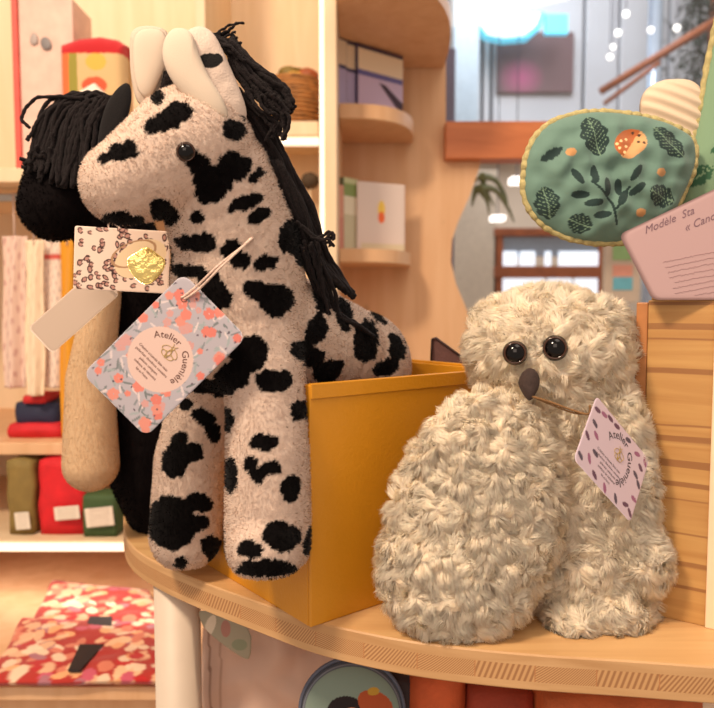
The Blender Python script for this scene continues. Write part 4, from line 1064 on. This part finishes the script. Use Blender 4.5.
def horsecol(v, n):
    pr = proj(v); fz = nvec(v, 190.0)*2.6+nvec(v, 70., 5.)*3.0
    x = pr[:, 0]+fz[:, 0]; y = pr[:, 1]+fz[:, 2]
    c = np.tile(WHITE, (len(v), 1)); view = unit(np.array([0, 0, CAMZ])-v); face = (view*n).sum(1)
    for (sx, sy, rx, ry, rot), (c3, n3) in zip(spots, sp3):
        near = np.linalg.norm(v-c3, axis=1) < (max(rx, ry)*.0009+.02)
        m = near & (face > -.15) & (ell(x, y, sx, sy, rx, ry, rot) < 1); c[m] = BLACK
    for (p, r) in rand:
        m = (face < -.15) & (np.linalg.norm(v-p+fz*.0006, axis=1) < r); c[m] = BLACK
    return c
hb = link('body', furry(lumpy(sk, .0007, 210), 130000, .0026, .00055, .40, horsecol, flow=(0, -.1, -.25), jit=.9, seg=2), M_fur, hs)
eyeball('eye', P(186, 152, .531), px2m(10, .531), hs, M_eye, M_eyebr)
hc = P(192, 150, .577); e0 = P(186, 152, .531)
eyeball('eye', Vector((hc.x-.048, hc.y+.03, hc.z+.002)), px2m(10, .531), hs)
# ears
def fleece(pos, base=(228, 208, 186), dark=()):
    def f(u, v):
        c = np.tile(np.array(srgb(*base)), (len(u), 1))
        for d in dark: c[ell(u, v, *d) < 1] = BLACK
        return c
    return f
M_fleece = attrmat('ear_fleece', .9, .05, .6, 700)
e1 = smooth2([(133, 32), (150, 27), (170, 31), (170, 60), (160, 84), (152, 104), (138, 106), (132, 80), (131, 50)], 240, 1)
ear1 = link('ear', pillow(e1, pxframe(155, 65, .585, .15), .007, fleece(None, (198, 180, 162)), 40, power=4), M_fleece, hs)
l = link('ear_lining', pillow(smooth2([(135, 36), (150, 29), (167, 33), (167, 58), (158, 82), (148, 98), (138, 92), (134, 66)], 200, 1), pxframe(155, 65, .577, .15), .005, fleece(None, (204, 187, 168)), 30, power=2.5), M_print, ear1)
e2 = smooth2([(188, 36), (200, 29), (214, 34), (226, 58), (238, 84), (247, 108), (243, 122), (228, 124), (205, 112), (186, 92), (176, 66), (178, 44)], 240, 1)
ear2 = link('ear', pillow(e2, pxframe(212, 75, .560, .35), .011, fleece(None, (206, 186, 172), [(208, 66, 11, 7, -12), (202, 68, 5, 5, 0), (216, 63, 5, 5, 0), (240, 121, 8, 8, 0)]), 50, wr=(.08, .08), power=3), M_fleece, hs)
e3 = smooth2([(166, 40), (176, 30), (192, 32), (198, 52), (208, 76), (224, 100), (228, 118), (214, 121), (192, 104), (172, 82), (163, 60)], 240, 1)
l = link('ear_lining', pillow(e3, pxframe(195, 75, .545, .1), .009, fleece(None, (204, 187, 168)), 40, power=3), M_print, ear2)
# mane of yarn
k = MB(); rr_ = random.Random(3)
def yarn(pts, Y0, Y1, r=.0017, jitp=2.0, n=36):
    m = len(pts); ph = rr_.random()*6
    q = [P(x+rr_.gauss(0, jitp), y+rr_.gauss(0, jitp), Y0+(Y1-Y0)*i/(m-1)+rr_.gauss(0, .0015)) for i, (x, y) in enumerate(pts)]
    q = smoothpath(q, n)
    k.tube([p+Vector((math.sin(i*.8+ph), 0, math.cos(i*.8+ph)))*.0004 for i, p in enumerate(q)], [r*(1+.15*math.sin(i*1.9+ph)) for i in range(n+1)], 7)
for i in range(26):     # long strands down the neck
    a = i/25
    yarn([(236+10*a, 92+a*6), (250+22*a, 128), (264+30*a, 170), (280+32*a, 212), (298+28*a, 246), (320+16*a, 270), (336+20*a, 284+a*14)], .580-.006*math.sin(a*3), .63+.02*a, .0021, 1.6)
for i in range(9):
    a = i/8
    yarn([(262+20*a, 160), (286+18*a, 210), (302+18*a, 256), (316+18*a, 292), (334+8*a, 312), (348+12*a, 322+4*a), (362+10*a, 330+4*a)], .59, .665, .0018, 1.5)
for i in range(5): yarn([(300, 225), (318, 238), (330, 230+3*i), (334, 240+i*2)], .60, .60, .0013, 2)
for i in range(8): yarn([(300+2*i, 244), (308+2*i, 275), (318+2*i, 298+3*i)], .60, .63, .0016, 2)
for i in range(6): yarn([(312+2*i, 270), (322+2*i, 320), (328+2*i, 352)], .635, .655, .0016, 1.5)
for i in range(52):     # thick hank behind the ear
    a = i/51; w = (a-.5)*1.35; e = rr_.random()
    yarn([(228+5*w, 42-3*w), (244+10*w, 66-8*w), (262+12*w, 86-12*w), (276+12*w, 96-10*w), (284+10*w+6*e, 106-6*w+10*e)], .565+.012*rr_.random(), .575+.015*rr_.random(), .0020, 1.8)
for i in range(14): yarn([(236+3*i, 82+i), (252+2.2*i, 106), (268+1.4*i, 118), (278+rr_.gauss(0, 6), 134+rr_.gauss(0, 7))], .57, .58, .0015, 2)
for i in range(9): yarn([(206+1.5*i, 36), (216, 33+i), (226, 30+i*1.6), (235+rr_.gauss(0, 4), 22+i*3.4)], .565, .57, .0010, 1.8)
for i in range(7): yarn([(200+i, 34+i), (215, 36+i), (228, 44+i), (240+i, 60)], .563, .565, .0014, 1.2)
for i in range(7): yarn([(160+i*3, 98), (164+i*1.5, 86), (167, 72+i)], .580, .580, .0026, 1)
link('mane', k.mesh(), M_yarn, hs)

# =================================================================== BLACK HORSE
bh = thing('plush_horse', 'black plush horse with black yarn forelock at the far left end of the shelf', 'soft toy', (P(160, 0, .84).x, .84, 0))
bl = [('c', P(84, 150, .80), .050, P(55, 206, .77), .037), ('c', P(90, 160, .80), .050, P(112, 225, .82), .045),
      ('c', P(112, 225, .82), .045, P(142, 320, .84), .048), ('c', P(142, 320, .84), .048, P(156, 470, .85), .054), ('c', P(156, 470, .85), .054, P(166, 500, .86), .050)]
sk = blob(bl, .0035, 8)
link('body', furry(sk, 30000, .003, .0010, .45, colc(13, 8, 9), jit=.8, seg=2, zmin=.0008), M_furb, bh)
sk = blob([('c', P(104, 290, .78), .018, P(90, 380, .78), .025), ('c', P(90, 380, .78), .025, P(91, 464, .78), .030)], .003, 6)
o = link('leg', furry(sk, 30000, .0016, .0005, .45, colc(236, 206, 168), jit=.8, seg=2), M_fur, bh); o['label'] = 'dangling beige leg'
er = smooth2([(96, 150), (104, 110), (118, 88), (130, 82), (132, 100), (126, 122), (112, 150), (100, 162)], 160, 1)
e_ = link('ear', pillow(er, pxframe(115, 120, .735, .1), .006, fleece(None, (14, 9, 10)), 30, power=3), M_fleece, bh)
k = MB()
for i in range(30):     # forelock yarn falling over the face
    a = i/29; x0 = 120-34*a
    yarn([(x0, 96+8*rr_.random()), (94-28*a, 98+rr_.gauss(0, 3)), (72-30*a, 116+rr_.gauss(0, 4)), (60-30*a, 148+rr_.gauss(0, 8)), (56-34*a, 170-6*a+rr_.gauss(0, 10))], .755, .735, .0021, 1.6)
yarn([(84, 98), (60, 96), (38, 98), (25, 108), (22, 120), (30, 128)], .745, .735, .0018, .5)
for i in range(16): yarn([(112-4*i*.5, 100), (96-3*i*.7, 120), (88-2*i, 150), (84-2*i, 185)], .745, .735, .0024, 3)
link('mane', k.mesh(), M_yarn, bh)

# =================================================================== TAGS
def cardframe(C, U, V):
    Nn = U.cross(V).normalized()
    if Nn.dot(CAM-C) < 0: Nn = -Nn
    return lambda a, b, h: C+U*a+V*b+Nn*(h*.001)
# floral tag (units: millimetres) ; U = reading direction, V = up
def tagframe(px, py, Y, ang, tiltU=0., tiltV=0., s=1.0):
    C = P(px, py, Y); a = math.radians(ang)
    U = Vector((math.cos(a), tiltU, -math.sin(a))).normalized(); V = Vector((math.sin(a), tiltV, math.cos(a)))
    V = (V-U*V.dot(U)).normalized()
    return cardframe(C, U*.001*s, V*.001*s)
f1 = tagframe(164.5, 355.5, .535, 45.5, s=1.07)
def floralcard(u, v):
    c = np.tile(np.array(srgb(168, 162, 170)), (len(u), 1)); rg = np.random.default_rng(21)
    for i in range(230):
        x, y = rg.uniform(-33, 33), rg.uniform(-52, 52); c[ell(u, v, x, y, rg.uniform(2.5, 4.5), .8, rg.uniform(0, 180)) < 1] = srgb(*[(128, 132, 136), (150, 158, 160), (204, 190, 190), (112, 118, 120)][i % 4])
    for i in range(60):
        x, y = rg.uniform(-30, 30), rg.uniform(-50, 50); col = [(204, 116, 104), (206, 134, 120), (194, 146, 142), (208, 124, 110)][i % 4]
        r0 = rg.uniform(2.0, 4.0)
        for q in range(5): c[ell(u, v, x+r0*.6*math.cos(q*1.257), y+r0*.6*math.sin(q*1.257), r0*.55, r0*.55) < 1] = srgb(*col)
    for i in range(40):
        x, y = rg.uniform(-32, 32), rg.uniform(-51, 51); c[ell(u, v, x, y, .7, .7) < 1] = srgb(84, 72, 84)
    c[ell(u, v, 0, -4, 23, 23) < 1] = srgb(206, 178, 168)
    return c
t1 = thing('product_tag', 'large rounded floral grey and coral tag hanging from the spotted horse', 'tag', P(165, 355, .535))
link('tag_card', pillow(rrect(62, 100, 7, 300), f1, .5, floralcard, 90, power=60, center=(0, -4), back=srgb(220, 210, 204)), M_tag, t1)
def emblem(fr, cx, cy, s, h, mat, parent):
    k = MB(); L_ = lambda pts: k.tube([fr(cx+x*s, cy+y*s, h) for x, y in pts], .00022, 5)
    for (ox, oy, rx, ry, rot) in ((-.5, .35, .55, .3, 30), (.5, .35, .55, .3, -30), (-.4, -.25, .4, .25, -25), (.4, -.25, .4, .25, 25), (0, 0, .2, .6, 0), (0, .75, .18, .16, 0)):
        a0 = math.radians(rot); pts = []
        for t in np.linspace(0, 2*math.pi, 20):
            x, y = rx*math.cos(t), ry*math.sin(t); pts.append((ox+x*math.cos(a0)-y*math.sin(a0), oy+x*math.sin(a0)+y*math.cos(a0)))
        L_(pts)
    L_([(-.1, .9), (-.3, 1.2)]); L_([(.1, .9), (.3, 1.2)])
    return link('emblem', k.mesh(), mat, parent)
def arctext(R, th0, cx, cy): return lambda x, y: (cx+(R+y)*math.cos(th0-x/R), cy+(R+y)*math.sin(th0-x/R))
def lineitems(cx, y0, dy, size, widths, lines):
    out = []
    for i, s in enumerate(lines):
        y = y0-i*dy; L_ = len(s)*size*.5
        out.append((s, size, (lambda yy, LL, w: (lambda x, y: (cx-w/2+x*w/LL, yy+y)))(y, L_, widths[i])))
    return out
sm = ['Création artisanale faite main', 'peluches doudous coussins', 'pièces uniques', 'cadeaux de naissance', 'fait en France']
textmesh([('Atelier', 6.6, arctext(15.6, math.radians(150), 0, -4)), ('Guenièle', 6.6, arctext(15.6, math.radians(66), 0, -4))]+lineitems(-1, -7, 3.4, 2.7, [34, 34, 20, 24, 14], sm), f1, .7, M_ink, t1)
emblem(f1, 1, 3, 6.5, .8, M_gold, t1)
k = MB(); _h = tri.ray_cast(CAM, ray(247, 243)); knot = _h[0]-ray(247, 243)*.002
k.tube(smoothpath([f1(-18, 38, .2), f1(-17, 40, 1.5), P(200, 288, .530), P(222, 266, .528), knot], 24), .0009, 8)
k.tube(smoothpath([f1(-20, 37, .3), f1(-19, 40, 1.2), P(198, 285, .531), P(219, 265, .529), knot], 24), .0009, 8)
k.tube(smoothpath([knot+Vector((-.0015, 0, -.001)), knot, knot+Vector((.003, .001, .003)), knot+Vector((.004, .008, .004))], 20), .0014, 8)
link('string', k.mesh(), M_string, t1)
k = MB(); k.tube([f1(-18+2.2*math.cos(a), 38+2.2*math.sin(a), .6) for a in np.linspace(0, 2*math.pi, 20, endpoint=False)], .0003, 6, closed=True); link('eyelet', k.mesh(), M_ink, t1)

# leaf tag of the owl
f2 = tagframe(613.5, 459.5, .548, 46, .40, .75, s=1.13)
def featherc(u, v):
    c = np.tile(np.array(srgb(206, 188, 200)), (len(u), 1)); rg = np.random.default_rng(5)
    for i, (x, y) in enumerate(((-32, 18), (-24, 20), (-30, 8), (-33, -4), (-24, -16), (-33, -20), (-14, -22), (0, -23), (14, -22), (26, -19), (33, -10), (33, 2), (30, 14), (22, 20), (8, 22), (-8, 22), (-25, 2), (27, 6), (-17, 22), (33, 21), (-20, -9), (33, -21))):
        col = [(98, 70, 92), (150, 96, 128), (84, 76, 92)][i % 3]; rot = rg.uniform(-50, 20)
        c[ell(u, v, x, y, 3.8, 1.7, rot) < 1] = srgb(*col)
    return c
t2 = thing('product_tag', 'small white tag with purple feathers hanging from the beak of the owl', 'tag', P(613, 459, .548))
link('tag_card', pillow(rrect(75, 52, 4, 300), f2, .5, featherc, 80, power=60, back=srgb(220, 210, 204)), M_tag, t2)
textmesh([('Atelier', 8, arctext(14, math.radians(155), 2, 2)), ('Guenièle', 8, arctext(14, math.radians(52), 2, 2))]+lineitems(-1, -5, 3.3, 2.6, [38, 36, 24, 26, 14], sm), f2, .7, M_inkd, t2)
emblem(f2, 3, 5, 6.0, .8, M_gold, t2)
k = MB(); k.tube(smoothpath([P(531, 396, .553), P(550, 402, .552), P(572, 410, .550), P(588, 414, .545), P(590, 405, .545)], 30), .0009, 8)
k.tube(smoothpath([P(531, 396, .554), P(552, 405, .553), P(574, 413, .551), P(588, 414, .545)], 30), .0007, 8)
link('string', k.mesh(), M_stringd, t2)

# leopard card + white slip of the black horse
f3 = tagframe(122, 260, .64, 3, .1)
def leo(u, v):
    c = np.tile(np.array(srgb(222, 198, 182)), (len(u), 1)); rg = np.random.default_rng(8)
    for i in range(120):
        x, y = rg.uniform(-41, 41), rg.uniform(-27, 27); a, b, rot = rg.uniform(2.8, 4.6), rg.uniform(2.2, 3.2), rg.uniform(0, 180)
        e = ell(u, v, x, y, a*.8, b*.8, rot); c[e < .35] = srgb(176, 130, 118); c[(e > .35) & (e < 1)] = srgb(64, 38, 36); c[(e < 1) & (ell(u, v, x+a*.8, y, 1.4, 1.4) < 1)] = srgb(222, 198, 182)
    c[ell(u, v, 16, 2, 24, 15, 30) < 1] = srgb(222, 196, 160); c[(np.abs(ell(u, v, 10, 6, 20, 10, 25)-1) < .12)] = srgb(168, 130, 96)
    return c
t3 = thing('product_tag', 'leopard print card with shiny gold seal below the chin of the black horse', 'tag', P(122, 260, .64))
link('tag_card', pillow(rrect(82, 55, 2, 300), f3, .5, leo, 80, power=60, back=srgb(220, 210, 204)), M_tag, t3)
gm = plain('gold_foil', srgb(250, 222, 140), .22, .1, 80, .6, metal=.9, bscale=150)
link('gold_seal', pillow(np.array([(21+16*math.cos(a)*(1+.10*math.sin(a*3)), -4+15*math.sin(a)*(1+.10*math.cos(a*4))) for a in np.linspace(0, 2*math.pi, 120, endpoint=False)]), lambda a, b, h: f3(a, b, h+.7), .9, lambda u, v: np.ones((len(u), 3)), 16), gm, t3)
k = MB(); k.tube(smoothpath([f3(-8, 26, .5), P(120, 228, .66), P(112, 222, .74), P(104, 210, .77)], 16), .0008, 6); link('string', k.mesh(), M_string, t3)
f4 = tagframe(74, 311, .68, -42, .1)
t4 = thing('paper_slip', 'plain translucent white paper slip hanging diagonally under the leopard card', 'tag', P(72, 310, .68))
link('slip_sheet', pillow(rrect(84, 33, 4, 160), f4, .4, lambda u, v: np.tile(np.array(srgb(182, 162, 146)), (len(u), 1)), 20, power=60), M_tag, t4)
k = MB(); k.tube(smoothpath([f4(37, 4, .5), P(104, 270, .67), P(110, 250, .72), P(108, 222, .77)], 16), .0008, 6); link('string', k.mesh(), M_string, t4)
